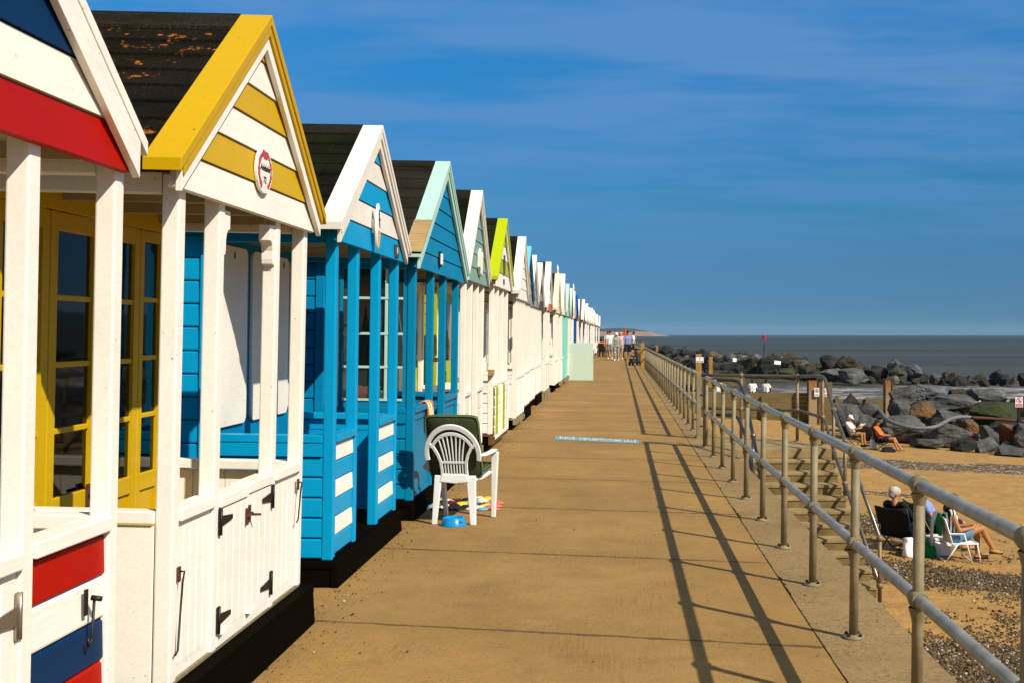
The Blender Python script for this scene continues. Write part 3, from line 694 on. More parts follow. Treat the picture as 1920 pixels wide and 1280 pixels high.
# kerb strip: own slabs, chipped edge along the joint
kb = MB(); rr = random.Random(5); ys = -26.; edge = []
while ys < 108: edge.append((XK+.004+rr.random()*.006+(.022*rr.random() if noise.noise(Vector((ys*1.3, 0, 5))) > .12 else 0), ys)); ys += rr.uniform(.02, .09) if ys < 30 else .6
poly = edge+[(XE, 108), (XE, -26)]
kb.prism(poly, -.3, .004, 'z', 'kerb'); struct(kb.build('kerb_strip'))
jf = MB(); jf.box(XK+.0005, XK+.05, -26, 108, -.5, -.022, 'dark'); struct(jf.build('joint_gap'))
sw = MB(); sw.box(1.0, XE-.004, -26, 108, -6, -.31, 'wall'); struct(sw.build('sea_wall'))
# painted notice strip across the walk
mb = MB(); za = .005
a, b_ = G(1040, 816.5), G(1198, 824.5); c_, d_ = G(1198, 831), G(1040, 823.5)
mb.add([(v.x, v.y, .004) for v in (a, b_, c_, d_)], [(0, 1, 2, 3)], 'paintblue')
rr = random.Random(11); u = .06
strip = mb.build('painted_notice')
lt = MB()
def q2(u, v): 
    lo = Vector(d_)+(Vector(c_)-Vector(d_))*u; hi = Vector(a)+(Vector(b_)-Vector(a))*u
    p = lo+(hi-lo)*v; return (p.x, p.y, .0075)
while u < .95:
    if abs(u-.27) < .012 or abs(u-.53) < .01 or abs(u-.80) < .012: u += .035; continue
    w_ = rr.choice((.013, .018, .024)); st = .005
    lt.add([q2(u, .2), q2(u+st, .2), q2(u+st, .8), q2(u, .8)], [(0, 1, 2, 3)], 'c_white')
    k = rr.randrange(3)
    if k != 1: lt.add([q2(u, .64), q2(u+w_, .64), q2(u+w_, .8), q2(u, .8)], [(0, 1, 2, 3)], 'c_white')
    if k != 0: lt.add([q2(u, .2), q2(u+w_, .2), q2(u+w_, .36), q2(u, .36)], [(0, 1, 2, 3)], 'c_white')
    if k == 2: lt.add([q2(u+w_-st, .36), q2(u+w_, .36), q2(u+w_, .64), q2(u+w_-st, .64)], [(0, 1, 2, 3)], 'c_white')
    u += w_+.010
lt.build('lettering', strip); tag(strip, 'blue painted strip with white lettering across the promenade', 'painted notice')

# ------------------------------------------------------------------ railing
GR = 'seafront railing runs'
def post_mesh():
    mb = MB(); mb.tube([(0, 0, 0), (.014, 0, .985)], .024, 'post', 14)
    mb.lathe([(.024, .40), (.030, .43), (.038, .46), (.040, .47)], (.0065, 0, 0), 'post', 14)
    mb.lathe([(.024, .90), (.030, .925), (.037, .95)], (.0135, 0, 0), 'post', 14)
    return mb
def ball_mesh(z, x):
    mb = MB(); mb.sphere((x, 0, z), .043, 'post', 16, 12); mb.tube([(x, -.046, z), (x, .046, z)], .036, 'post', 14); return mb
def flange_mesh():
    mb = MB(); mb.lathe([(.0, .019), (.028, .019), (.030, .014), (.056, .012), (.058, .006), (.058, .0)], (0, 0, .002), 'post', 20)
    for k in range(4):
        a = R(45+90*k); mb.lathe([(0, .026), (.008, .026), (.009, .012)], (.044*math.cos(a), .044*math.sin(a), .002), 'iron', 6, False)
    return mb
PM = FB = TB = BM = None
XR = 1.252
def rail_run(ys, label, y_a, y_b, ends=()):
    global PM
    root = thing('seafront_railing', (XR, ys[0], .004), 0, label, 'railing', GR)
    for i, y in enumerate(ys):
        if PM is None:
            p = post_mesh().build('post', root); b1 = ball_mesh(.985, .014).build('ball_joint', p); b2 = ball_mesh(.505, .007).build('ball_joint', p); f = flange_mesh().build('base_flange', p)
            PM = p
        else:
            p = copy_tree(PM, root)
        p.location = (0, y-ys[0], 0)
    for z, x in ((.985, .014), (.505, .007)):
        mb = MB(); pts = [(x, y_a-ys[0], z)]+[(x, y-ys[0]+.0, z+.0) for y in ys[::3]]+[(x, y_b-ys[0], z)]
        pts = sorted(set(pts), key=lambda q: q[1]); mb.tube([(x, y_a-ys[0], z), (x, y_b-ys[0], z)], .0265, 'tube', 18); 
        for yj in range(2): mb.tube([(x, ys[0]-ys[0]+.62+2.6*yj, z), (x, ys[0]-ys[0]+.626+2.6*yj, z)], .0275, 'tube', 18)
        mb.build('top_rail' if z > .9 else 'mid_rail', root)
    return root
near = [3.53+1.293*k for k in range(-4, 11)]
rl = rail_run(near, 'galvanised tube railing with ball jointed posts, run from the camera to the steps', -4., 16.55)
far1 = [18.08+1.30*k for k in range(29)]
rail_run(far1, 'galvanised tube railing on the kerb between the steps and the brown wooden post', 18.0, 55.)
far2 = [56.4+1.4*k for k in range(34)]
rail_run(far2, 'farthest railing run, beyond the brown wooden post', 55.4, 104.)
# paired gate posts at the head of the steps
for y0 in (16.56, 17.93):
    mb = MB(); mb.box(XR-.035, XR+.035, y0-.05, y0+.05, .004, 1.0, 'post'); mb.box(XR-.05, XR+.05, y0-.065, y0+.065, .004, .02, 'post')
    for z in (.3, .75): mb.tube([(XR-.04, y0, z), (XR-.075, y0, z)], .012, 'rust', 8)
    tag(mb.build('gate_post', bevel=.006), 'square stone coloured gate post '+('nearer' if y0 < 17 else 'farther')+' the camera at the head of the steps', 'gate post', 'gate posts at the steps')
mb = MB(); mb.box(1.05, 1.22, 54.9, 55.15, .004, 1.22, 'ochre'); tag(mb.build('wooden_post', bevel=.015), 'stout brown wooden post in the railing beside the parked scooter', 'post')
# end-of-walk fence
fe = thing('end_fence', (0, 104.5, 0), 0, 'dark bar fence across the far end of the promenade', 'fence')
mb = MB(); mb.tube([(-3, 0, 1.3), (1.2, 0, 1.3)], .03, 'slate', 6); mb.tube([(-3, 0, .15), (1.2, 0, .15)], .03, 'slate', 6); mb.build('rail', fe)
mb = MB()
for k in range(29): mb.tube([(-3+.15*k, 0, 0), (-3+.15*k, 0, 1.3)], .014, 'slate', 6)
mb.build('bars', fe)

# ------------------------------------------------------------------ steps down to the beach
X0, X1 = XE, 3.02
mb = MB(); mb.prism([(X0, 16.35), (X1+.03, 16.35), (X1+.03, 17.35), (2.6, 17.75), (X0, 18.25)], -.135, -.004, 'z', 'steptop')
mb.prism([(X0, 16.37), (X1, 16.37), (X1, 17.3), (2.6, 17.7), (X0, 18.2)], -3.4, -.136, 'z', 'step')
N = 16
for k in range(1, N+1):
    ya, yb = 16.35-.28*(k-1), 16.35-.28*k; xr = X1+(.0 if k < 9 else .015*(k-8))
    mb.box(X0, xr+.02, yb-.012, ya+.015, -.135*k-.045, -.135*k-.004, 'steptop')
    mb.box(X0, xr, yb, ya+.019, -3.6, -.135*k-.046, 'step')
stp = tag(mb.build('beach_steps', bevel=.006), 'concrete steps descending from the promenade to the sand', 'steps')
def stair_rail(name, label, top, mid, posts, mat, mat2):
    root = thing(name, top[0], 0, label, 'handrail', 'stair handrails'); o = Vector(top[0])
    for nm, path, m_ in (('top_rail', top, mat), ('mid_rail', mid, mat)):
        mb = MB(); pts = [Vector(p)-o for p in path]; out = [pts[0]]
        for i in range(1, len(pts)-1):
            a = (pts[i-1]-pts[i]); b_ = (pts[i+1]-pts[i]); r = min(.14, a.length*.4, b_.length*.4)
            p0, p2 = pts[i]+a.normalized()*r, pts[i]+b_.normalized()*r
            out += [p0*(1-t)**2+pts[i]*2*t*(1-t)+p2*t*t for t in (0, .25, .5, .75, 1)]
        out.append(pts[-1]); mb.tube(out, .024, m_, 12); mb.build(nm, root)
    for (p, zb, zt, balls) in posts:
        mb = MB(); q = Vector((p[0], p[1], 0))-o; mb.tube([(q.x, q.y, zb-o.z), (q.x, q.y, zt-o.z)], .025, mat2, 12)
        po = mb.build('post', root); b2 = MB()
        for z in balls: b2.sphere((q.x, q.y, z-o.z), .042, mat2, 14, 10)
        b2.lathe([(0, .015), (.055, .012), (.058, 0)], (q.x, q.y, zb-o.z), mat2, 14); b2.build('ball_joint', po)
    return root
nose = lambda y: -.482*(16.35-y)
stair_rail('stair_railing', 'long steel railing round the landing and down the seaward side of the steps',
    [(XR+.02, 18.02, .985), (2.0, 17.76, .99), (2.75, 17.45, .99), (3.02, 16.85, 1.02), (3.02, 16.1, .56), (3.02, 15.0, .07), (3.04, 13.35, -.75)],
    [(XR+.02, 18.02, .47), (2.0, 17.76, .47), (2.75, 17.45, .47), (3.02, 16.85, .40), (3.02, 16.1, -.0), (3.02, 15.0, -.5), (3.04, 13.35, -1.3)],
    [((1.90, 17.79), 0, 1.0, (.99, .47)), ((2.72, 17.46), 0, 1.0, (.99, .47)), ((3.0, 16.88), 0, 1.0, (.41,)), ((3.02, 16.12), -.27, .57, (.56,)), ((3.02, 15.3), -.54, .20, (.2, -.36)), ((3.04, 13.35), -1.5, -.75, (-.75, -1.3))], 'stairtube', 'goldtube')
stair_rail('stair_railing', 'short dark railing on the wall side of the steps',
    [(XR+.02, 16.5, .975), (1.72, 16.5, .97), (1.76, 15.9, .74), (1.76, 15.0, .29), (1.76, 12.9, -.75)],
    [(XR+.02, 16.5, .47), (1.70, 16.5, .47), (1.76, 15.9, .22), (1.76, 15.0, -.23), (1.76, 12.9, -1.27)],
    [((1.76, 15.0), -.6, .3, (.3,)), ((1.76, 14.3), -.98, -.05, (-.05,)), ((1.76, 13.0), -1.6, -.70, (-.70,))], 'darktube', 'stairtube')

# ------------------------------------------------------------------ beach
def zb_(x, y):
    z = -1.9-.055*(x-1.6)-.018*(y-10)
    if y < 10: z = -1.9-.055*(x-1.6)-.004*(y-10)
    if y > 64.6:                                       # sand banked up behind the timber groyne
        t = min(1, (y-64.6)/1.0); bank = -1.84-.012*(x-4)-.026*(y-66)-max(0, x-10.8)*.9-max(0, y-74)*.035
        z = z*(1-t)+bank*t
    z = max(z, -5.2)
    z += .05*noise.noise(Vector((x*.35, y*.35, 0)))+.018*noise.noise(Vector((x*1.6, y*1.6, 3.)))
    return z
def shingle(x, y):
    n = noise.fractal(Vector((x*.45, y*.45, 1.3)), 1., 2., 3)*.55+noise.noise(Vector((x*2.6, y*2.6, 8.)))*.28
    yy = y-.35*(x-4.5)*-1*0
    s = .30 if y < 17.5 and x > 3.3 else 0.
    s = max(s, 1.1-((yy-(18.2-.35*(x-5)))/1.5)**2)     # band below the seated group
    s = max(s, 1.25-((yy-12.2)/2.6)**2 if x < 5.0 else .72-((yy-14)/3.2)**2)
    s = max(s, .95-((yy-23.5)/1.5)**2-max(0, (x-6.5))*.8)
    s = max(s, 1.05-((yy-39.5-.2*(x-9))/2.6)**2)
    s = max(s, .8-((yy-30)/1.0)**2-max(0, x-8)*.9)
    return s+n
xs = [1.5+.25*i for i in range(43)]+[12.5+.8*i for i in range(24)]+[32+5*i for i in range(14)]
ys = [-26, -15, -5, 0]+[3+.25*i for i in range(110)]+[30.5+.45*i for i in range(78)]+[65.7+1.2*i for i in range(40)]+[114+6*i for i in range(40)]
vs = [(x, y, zb_(x, y)) for y in ys for x in xs]; nx = len(xs)
fs = [(j*nx+i, j*nx+i+1, (j+1)*nx+i+1, (j+1)*nx+i) for j in range(len(ys)-1) for i in range(nx-1)]
m, nt, b = newmat('sand_and_shingle', (.5, .3, .1), .9, spec=.2); M['sand'] = m
co = worldco(nt); at = nt.node('ShaderNodeAttribute', attribute_name='shingle').outputs['Fac']; sepz = nt.node('ShaderNodeSeparateXYZ', {0: co}).outputs[2]
s0 = (.37, .205, .060)
sn = nt.noise(co, 1.3, 5, .6); sf = nt.noise(co, 40, 3, .7)
sand = nt.mix(nt.ramp(sn, .3, .7), tuple(x*.80 for x in s0), tuple(x*1.12 for x in s0))
sand = nt.mix(nt.math('MULTIPLY', nt.ramp(sf, .58, .7), .5), sand, tuple(x*.5 for x in s0))
fp = nt.noise(co, 3.4, 3, .55)                            # scuffed footprints
sand = nt.mix(nt.math('MULTIPLY', nt.ramp(fp, .60, .72), .3), sand, tuple(x*.55 for x in s0))
wet = nt.math('MULTIPLY', nt.ramp(sepz, -2.75, -3.35), 0.0)
vo = nt.node('ShaderNodeTexVoronoi', {'Vector': co, 'Scale': 15.}); vc = nt.node('ShaderNodeSeparateColor', {0: vo.outputs['Color']}).outputs[0]
peb = nt.mix(nt.ramp(vc, .1, .9), (.04, .025, .011), (.20, .13, .06)); peb = nt.mix(nt.math('GREATER_THAN', vc, .93), peb, (.6, .55, .45))
mask = nt.math('ADD', nt.ramp(at, .40, .85), nt.math('MULTIPLY', nt.math('SUBTRACT', nt.noise(co, 9, 3), .5), .9), clamp=True)
c = nt.mix(nt.math('GREATER_THAN', mask, .5), sand, peb)
wy = nt.node('ShaderNodeSeparateXYZ', {0: co}).outputs[1]
dmp = nt.math('MULTIPLY', nt.ramp(wy, 66.5, 72), .75); c = nt.mix(dmp, c, (.12, .07, .03))   # damp sand by the water
nt.l.new(c, b.inputs['Base Color'])
hh = nt.math('ADD', nt.math('MULTIPLY', nt.math('SUBTRACT', 1., vo.outputs['Distance']), nt.math('GREATER_THAN', mask, .5)), nt.math('MULTIPLY', fp, 3.4))
nt.l.new(nt.bump(nt.math('ADD', hh, nt.math('MULTIPLY', sf, .5)), .8, .03), b.inputs['Normal'])
mb = MB(); mb.add(vs, fs, 'sand', True); bo = MB.build(mb, 'beach'); struct(bo)
at_ = bo.data.attributes.new('shingle', 'FLOAT', 'POINT')
at_.data.foreach_set('value', [max(0, min(1, shingle(v.co.x, v.co.y))) for v in bo.data.vertices])
# real pebbles on the near shingle (one uncountable mass)
m, nt, b = newmat('pebbles', (.2, .15, .1), .8, spec=.12); M['pebble'] = m
ri = nt.node('ShaderNodeNewGeometry').outputs['Random Per Island']
cr = nt.node('ShaderNodeValToRGB', {0: ri}).outputs[0]; el = cr.node.color_ramp.elements
cols = [(0, (.02, .013, .007)), (.3, (.07, .042, .018)), (.58, (.16, .10, .045)), (.78, (.085, .065, .045)), (.95, (.24, .17, .10)), (1., (.50, .46, .38))]
el[0].position, el[0].color = cols[0][0], (*cols[0][1], 1); el[1].position, el[1].color = 1., (*cols[-1][1], 1)
for p_, c_ in cols[1:-1]: e = el.new(p_); e.color = (*c_, 1)
nt.l.new(cr, b.inputs['Base Color'])
ico = bmesh.new(); bmesh.ops.create_icosphere(ico, subdivisions=1, radius=1.); IV = [v.co.copy() for v in ico.verts]; IF = [[v.index for v in f.verts] for f in ico.faces]; ico.free()
rr = random.Random(21); pv, pf = [], []; cnt = 0; tries = 0
while cnt < 42000 and tries < 320000:
    tries += 1
    y = 8+18*rr.random()**1.15; x = 3.0+rr.random()*(1.0+.36*y-2.)
    if x < X1+.1 and y > 11.5: continue
    if shingle(x, y) < .12+.95*rr.random()**1.2: continue
    r = (.009+.017*rr.random()**2.4)*(1+.02*(y-10)); z = zb_(x, y); rot = Euler((rr.random()*6, rr.random()*6, rr.random()*6)).to_matrix(); sc = (1.25, .95, .6)
    o = len(pv)
    for v in IV:
        q = rot @ Vector((v.x*sc[0], v.y*sc[1], v.z*sc[2])); pv.append((x+q.x*r, y+q.y*r, z+q.z*r*.8+r*.25))
    pf += [[i+o for i in f] for f in IF]; cnt += 1
me = bpy.data.meshes.new('shingle_pebbles'); me.from_pydata(pv, [], pf); me.materials.append(M['pebble']); me.polygons.foreach_set('use_smooth', [True]*len(pf))
tag(link('shingle_pebbles', me), 'loose brown and grey pebbles strewn over the near beach', 'pebbles', kind='stuff')

# grit and small stones blown against the hut bases and along the kerb joint
rr = random.Random(9); pv, pf = [], []
for q in range(1500):
    y = 4.3+rr.random()**1.6*26
    if rr.random() < .78: x = -1.84+abs(rr.gauss(0, .16))+.03*(y < 7)
    elif rr.random() < .5: x = XK+rr.gauss(0, .05)
    else: x = rr.uniform(-1.7, 1.5)
    r = .003+.0055*rr.random()**3; rot = Euler((rr.random()*6, rr.random()*6, rr.random()*6)).to_matrix(); o = len(pv)
    for v in IV: w_ = rot @ Vector((v.x*1.2, v.y, v.z*.6)); pv.append((x+w_.x*r, y+w_.y*r, .004+r*.5+w_.z*r*.7))
    pf += [[i+o for i in f] for f in IF]
me = bpy.data.meshes.new('grit'); me.from_pydata(pv, [], pf); me.materials.append(M['pebble'])
tag(link('grit', me), 'small stones and grit scattered along the hut bases and the kerb joint', 'grit', kind='stuff')

# ------------------------------------------------------------------ sea
ZS = -3.72
m, nt, b = newmat('sea_water', (.04, .06, .06), .35, spec=.03); M['sea'] = m
co = worldco(nt); sep = nt.node('ShaderNodeSeparateXYZ', {0: co}); X, Y = sep.outputs[0], sep.outputs[1]
far_ = nt.math('SQRT', nt.math('DIVIDE', nt.math('SUBTRACT', nt.math('ADD', Y, X), 90.), 2500.), clamp=True)
band = nt.noise(nt.scale(co, (.004, .02, 1)), 1.5, 4, .6)
c = nt.mix(far_, (.075, .064, .050), (.026, .046, .032))
c = nt.mix(nt.ramp(band, .42, .62), c, nt.mix(far_, (.045, .042, .035), (.015, .030, .022)))
wv = nt.noise(nt.scale(co, (.5, 1.6, 1)), .55, 5, .65); wv2 = nt.noise(nt.scale(co, (.05, .22, 1)), .9, 4, .6)
# breakers: foam only in the shallow strip between shore and breakwater, plus rare caps farther out
sh = nt.math('MULTIPLY', nt.math('MULTIPLY', nt.ramp(Y, 82., 88.), nt.ramp(Y, 124., 112.)), nt.ramp(X, 13., 19.))
f1 = nt.noise(nt.scale(co, (.30, .34, 1)), .9, 7, .72)
foam = nt.math('MULTIPLY', nt.ramp(f1, .46, .60), sh)
f2 = nt.math('MULTIPLY', nt.ramp(nt.noise(nt.scale(co, (.10, .5, 1)), .5, 3), .70, .74), nt.math('MULTIPLY', nt.ramp(Y, 140., 150.), nt.ramp(Y, 330., 200.)))
foam = nt.math('ADD', foam, nt.math('MULTIPLY', f2, .8), clamp=True)
c = nt.mix(foam, c, nt.mix(nt.noise(nt.scale(co, (.8, 2., 1)), 1.2, 5, .7), (.12, .11, .10), (.62, .58, .54)))
nt.l.new(c, b.inputs['Base Color']); nt.l.new(nt.math('MULTIPLY_ADD', foam, .35, .42), b.inputs['Roughness'])
nt.l.new(nt.bump(nt.math('ADD', wv, nt.math('MULTIPLY', wv2, 2.)), .9, .5), b.inputs['Normal'])
mb = MB(); ring = [0, 30, 60, 100, 160, 260, 500, 1200, 3000, 9000]; A = 48; vs = []; c0 = (10, 60)
for r in ring:
    for k in range(A): a = 2*math.pi*k/A; vs.append((c0[0]+r*math.cos(a), c0[1]+r*math.sin(a), ZS))
fs = [(i*A+k, i*A+(k+1) % A, (i+1)*A+(k+1) % A, (i+1)*A+k) for i in range(len(ring)-1) for k in range(A)]
mb.add(vs, fs, 'sea', True); struct(mb.build('sea'))

# ------------------------------------------------------------------ rocks
def rock_mat(name, col, tint=None, tamt=0.):
    m, nt, b = newmat(name, col, .8, spec=.3); co = objco(nt)
    n = nt.noise(co, 3.2, 8, .75); f = nt.noise(co, 13, 6, .8)
    c = nt.mix(nt.ramp(n, .3, .72), tuple(x*.45 for x in col), tuple(x*1.7 for x in col))
    c = nt.mix(nt.math('MULTIPLY', nt.ramp(f, .50, .66), .75), c, tuple(x*.28 for x in col)); c = nt.mix(nt.math('MULTIPLY', nt.ramp(f, .42, .34), .6), c, tuple(min(.5, x*2.6) for x in col))
    c = nt.mix(nt.math('MULTIPLY', nt.ramp(nt.noise(co, 2.6, 3), .60, .75), .5), c, tuple(min(.5, x*3.) for x in col))
    if tint: c = nt.mix(nt.math('MULTIPLY', nt.ramp(nt.noise(co, 1.1, 4), .40, .60), tamt), c, tint)
    nt.l.new(c, b.inputs['Base Color']); nt.l.new(nt.bump(nt.math('ADD', n, nt.math('MULTIPLY', f, .5)), 1., .14), b.inputs['Normal']); return m
M['rk_grey'] = rock_mat('grey_granite', (.095, .091, .084)); M['rk_dark'] = rock_mat('wet_and_gap_shade_rock', (.022, .020, .016))
M['rk_brown'] = rock_mat('weathered_brown_rock', (.050, .040, .024), (.045, .036, .010), .6); M['rk_orange'] = rock_mat('rust_stained_rock', (.08, .07, .055), (.24, .095, .012), .8)
M['rk_green'] = rock_mat('weedy_rock', (.035, .034, .02), (.035, .050, .004), .8); M['rk_light'] = rock_mat('light_grey_rock', (.13, .13, .125))
def rock_mesh(seed, ribs=False):
    rr = random.Random(seed); bm = bmesh.new()
    for k in range(24):
        v = Vector((rr.uniform(-1, 1), rr.uniform(-1, 1), rr.uniform(-1, 1)))
        m_ = max(abs(v.x), abs(v.y), abs(v.z)); v = v/m_*rr.uniform(.78, 1.) if rr.random() < .7 else v.normalized()
        bm.verts.new(v*.5)
    r = bmesh.ops.convex_hull(bm, input=bm.verts); bmesh.ops.delete(bm, geom=list({g for g in r['geom_interior'] if isinstance(g, bmesh.types.BMVert)}), context='VERTS')
    bmesh.ops.dissolve_limit(bm, angle_limit=R(8), verts=bm.verts, edges=bm.edges)
    bmesh.ops.bevel(bm, geom=list(bm.edges), offset=.035, segments=2, affect='EDGES', profile=.6, clamp_overlap=True)
    bmesh.ops.triangulate(bm, faces=bm.faces); bmesh.ops.subdivide_edges(bm, edges=[e for e in bm.edges if e.calc_length() > .16], cuts=2, use_grid_fill=True)
    bmesh.ops.triangulate(bm, faces=bm.faces)
    bmesh.ops.subdivide_edges(bm, edges=[e for e in bm.edges if e.calc_length() > .08], cuts=1, use_grid_fill=True); bmesh.ops.triangulate(bm, faces=bm.faces)
    for v in bm.verts:
        d = noise.fractal(v.co*5.+Vector((seed*3.1, 0, 0)), .8, 2.1, 5)*.040+noise.noise(v.co*2.2+Vector((0, seed*2., 0)))*.06-.05*max(0, noise.noise(v.co*3.+Vector((7, 0, seed))))
        v.co += v.co.normalized()*d
        if ribs and v.co.y < 0: v.co.y += .022*math.sin((v.co.x*.8+v.co.z*.6)*75)
    bmesh.ops.recalc_face_normals(bm, faces=bm.faces)
    xs_ = [[c[i] for c in (v.co for v in bm.verts)] for i in range(3)]
    for v in bm.verts:
        for i in range(3): lo, hi = min(xs_[i]), max(xs_[i]); v.co[i] = (v.co[i]-(lo+hi)/2)/(hi-lo)
    me = bpy.data.meshes.new('armour_rock'); bm.to_mesh(me); bm.free(); me.polygons.foreach_set('use_smooth', [False]*len(me.polygons))
    me.materials.append(M['rk_grey']); return me
RK = [rock_mesh(s) for s in range(9)]; RIB = rock_mesh(31, True)
def rock(mesh, loc, size, rot, mat, label, group):
    o = bpy.data.objects.new('armour_rock', mesh); COL.objects.link(o); o.location = loc; o.scale = size; o.rotation_euler = rot
    o.material_slots[0].link = 'OBJECT'; o.material_slots[0].material = M[mat]
    return tag(o, label, 'rock', group)
RN = 'armour rocks heaped beside the near groyne'; rr = random.Random(4)
near_rocks = [  # px, py, w, h, material, tilt, label
 (1588, 783, 50, 50, 'rk_grey', .2, 'rounded grey rock right behind the reading man'),
 (1629, 773, 46, 36, 'rk_grey', -.4, 'pointed grey rock above the man and woman on camp chairs'),
 (1629, 800, 50, 44, 'rk_grey', .3, 'grey rock between the two camp chair sitters'),
 (1690, 774, 46, 38, 'rk_grey', .3, 'jagged grey rock just right of the rusty groyne pile'),
 (1730, 776, 48, 42, 'rk_orange', -.2, 'brown rust stained rock under the broad flat slabs'),
 (1704, 741, 66, 40, 'RIB', -.45, 'tilted slab with fine parallel drill grooves'),
 (1745, 735, 66, 28, 'rk_light', .1, 'pale slab topping the heap behind the grooved slab'),
 (1783, 755, 90, 34, 'rk_grey', .12, 'long grey slab lying across the middle of the heap'),
 (1795, 739, 42, 22, 'rk_brown', 0, 'small buff rock on the crest in front of the white surf'),
 (1826, 738, 30, 22, 'rk_light', .2, 'small pale wedge on the crest beside the surf'),
 (1857, 744, 54, 32, 'rk_light', -.1, 'large pale rock on the crest left of the warning sign'),
 (1787, 788, 78, 34, 'rk_grey', .18, 'grey rock carrying the end of the black hose'),
 (1815, 802, 48, 32, 'rk_orange', .3, 'orange tinted boulder under the rusty pipe'),
 (1690, 803, 84, 46, 'rk_grey', -.05, 'big grey boulder behind the woman in orange'),
 (1776, 815, 74, 40, 'rk_grey', .35, 'slanting grey boulder in a dark hollow by the sand'),
 (1741, 830, 60, 16, 'rk_grey', .05, 'low flat grey rock half buried in the sand'),
 (1808, 834, 52, 28, 'rk_dark', .1, 'dark rock on the sand beside the pale wedge'),
 (1849, 834, 42, 28, 'rk_light', -.3, 'pale pointed wedge on the sand in front of the heap'),
 (1888, 810, 84, 30, 'rk_orange', .12, 'flat topped orange stained boulder near the right edge'),
 (1853, 816, 36, 30, 'rk_grey', .5, 'steep grey rock left of the orange stained flat boulder'),
 (1897, 846, 60, 20, 'rk_grey', 0, 'low grey rock on the sand at the right edge'),
 (1655, 815, 40, 26, 'rk_grey', 0, 'low grey rock beside the woman in orange'),
 (1862, 776, 90, 44, 'rk_green', 0, 'dark weed covered rock under the crest by the warning sign'),
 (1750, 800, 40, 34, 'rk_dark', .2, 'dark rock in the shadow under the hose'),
 (1930, 820, 60, 50, 'rk_grey', .2, 'grey boulder half outside the right edge'),
 (1905, 770, 50, 50, 'rk_dark', 0, 'dark boulder below the warning sign')]
for i, (px, py, w, h, mt, tl, lb) in enumerate(near_rocks):
    Y = 47.5+(843-py)/120*13; c_ = P(px, py, Y); w *= Y/F*1.05; h *= Y/F*1.12
    rib = mt == 'RIB'
    rock(RIB if rib else RK[i % 9], c_, (w, max(w*.8, h), h), (rr.uniform(-.15, .15), tl, 0 if rib else rr.uniform(-.5, .5)), 'rk_grey' if rib else mt, lb, RN)
for i in range(26):      # the body of the heap, coloured dark for the shade in its gaps
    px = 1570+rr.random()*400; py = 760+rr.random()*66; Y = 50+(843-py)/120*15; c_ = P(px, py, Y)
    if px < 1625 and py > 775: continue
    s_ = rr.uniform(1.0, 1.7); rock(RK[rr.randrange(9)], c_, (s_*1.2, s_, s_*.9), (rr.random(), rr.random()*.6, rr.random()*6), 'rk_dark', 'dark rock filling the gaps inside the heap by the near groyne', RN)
# breakwater: a long bank of boulders in the sea
RB = 'boulders of the far breakwater'; path = [(6, 300), (9.2, 262), (13.5, 195), (17.5, 160), (26, 130), (34, 122), (44, 119), (62, 118)]
def along(t):
    n = len(path)-1; i = min(n-1, int(t*n)); f_ = t*n-i; a, b_ = path[i], path[i+1]; return a[0]+(b_[0]-a[0])*f_, a[1]+(b_[1]-a[1])*f_
k = 0
seg = [(a, b_, math.hypot(b_[0]-a[0], b_[1]-a[1])) for a, b_ in zip(path, path[1:])]
for a, b_, ln in seg:
    n = int(ln/.66)+1
    for i in range(n):
        t = (i+rr.random()*.6)/n; x, y = a[0]+(b_[0]-a[0])*t, a[1]+(b_[1]-a[1])*t
        nx_, ny_ = (b_[1]-a[1])/ln, -(b_[0]-a[0])/ln
        row = i % 4; off = (row-1.5)*1.5+rr.uniform(-.5, .5)
        top = 1.9 if x < 27 else 1.9-1.1*min(1, (x-27)/9)
        s_ = rr.uniform(1.1, 2.3)*(1.0 if x < 32 else .75)
        z = ZS+.15+(top if row in (1, 2) else .45*top*.5)*rr.uniform(.45, 1.05)
        mt = rr.choices(['rk_grey', 'rk_dark', 'rk_brown', 'rk_green', 'rk_orange'], [2, 4, 5, .25, .2] if x < 30 else [1.5, 4, 4, .3, 1.2])[0]
        nm = dict(rk_grey='grey', rk_dark='dark wet', rk_brown='weathered brown', rk_green='green weed covered', rk_orange='ochre stained')[mt]
        rock(RK[(k*5+row) % 9], (x+nx_*off, y+ny_*off, z), (s_*1.2, s_, s_*.85), (rr.uniform(-.5, .5), rr.uniform(-.5, .5), rr.random()*6), mt, f'{nm} boulder in the far breakwater bank', RB); k += 1
# larger boulders where the breakwater meets the shore
for i, (px, py, w, h, mt, lb) in enumerate([(1405, 686, 44, 40, 'rk_brown', 'peaked brown boulder below the red beacon'), (1440, 688, 46, 36, 'rk_dark', 'dark rounded boulder beneath the beacon pole'), (1447, 700, 24, 20, 'rk_green', 'bright green weedy boulder, smaller of two'),
        (1473, 698, 30, 16, 'rk_green', 'long bright green weedy boulder'), (1462, 684, 24, 26, 'rk_grey', 'grey boulder with a white plate lying on it'), (1490, 688, 34, 28, 'rk_brown', 'brown boulder right of the green weedy ones'), (1515, 694, 34, 26, 'rk_brown', 'squarish brown boulder behind the corner of the landing rail'),
        (1372, 695, 44, 32, 'rk_dark', 'dark boulder left of the peaked brown one'), (1345, 704, 40, 22, 'rk_brown', 'low brown boulder by the far timber groyne'), (1560, 702, 40, 24, 'rk_grey', 'grey boulder above the white surf'), (1600, 704, 44, 26, 'rk_grey', 'larger grey boulder above the white surf'), (1335, 690, 30, 22, 'rk_dark', 'dark boulder behind the wooden sign posts')]):
    Y = 122+(704-py)*1.2; rock(RK[(i*4+1) % 9], P(px, py, Y), (w*1.1*Y/F, w*Y/F, h*1.1*Y/F), (0, rr.uniform(-.2, .2), rr.random()*6), mt, lb, RB)

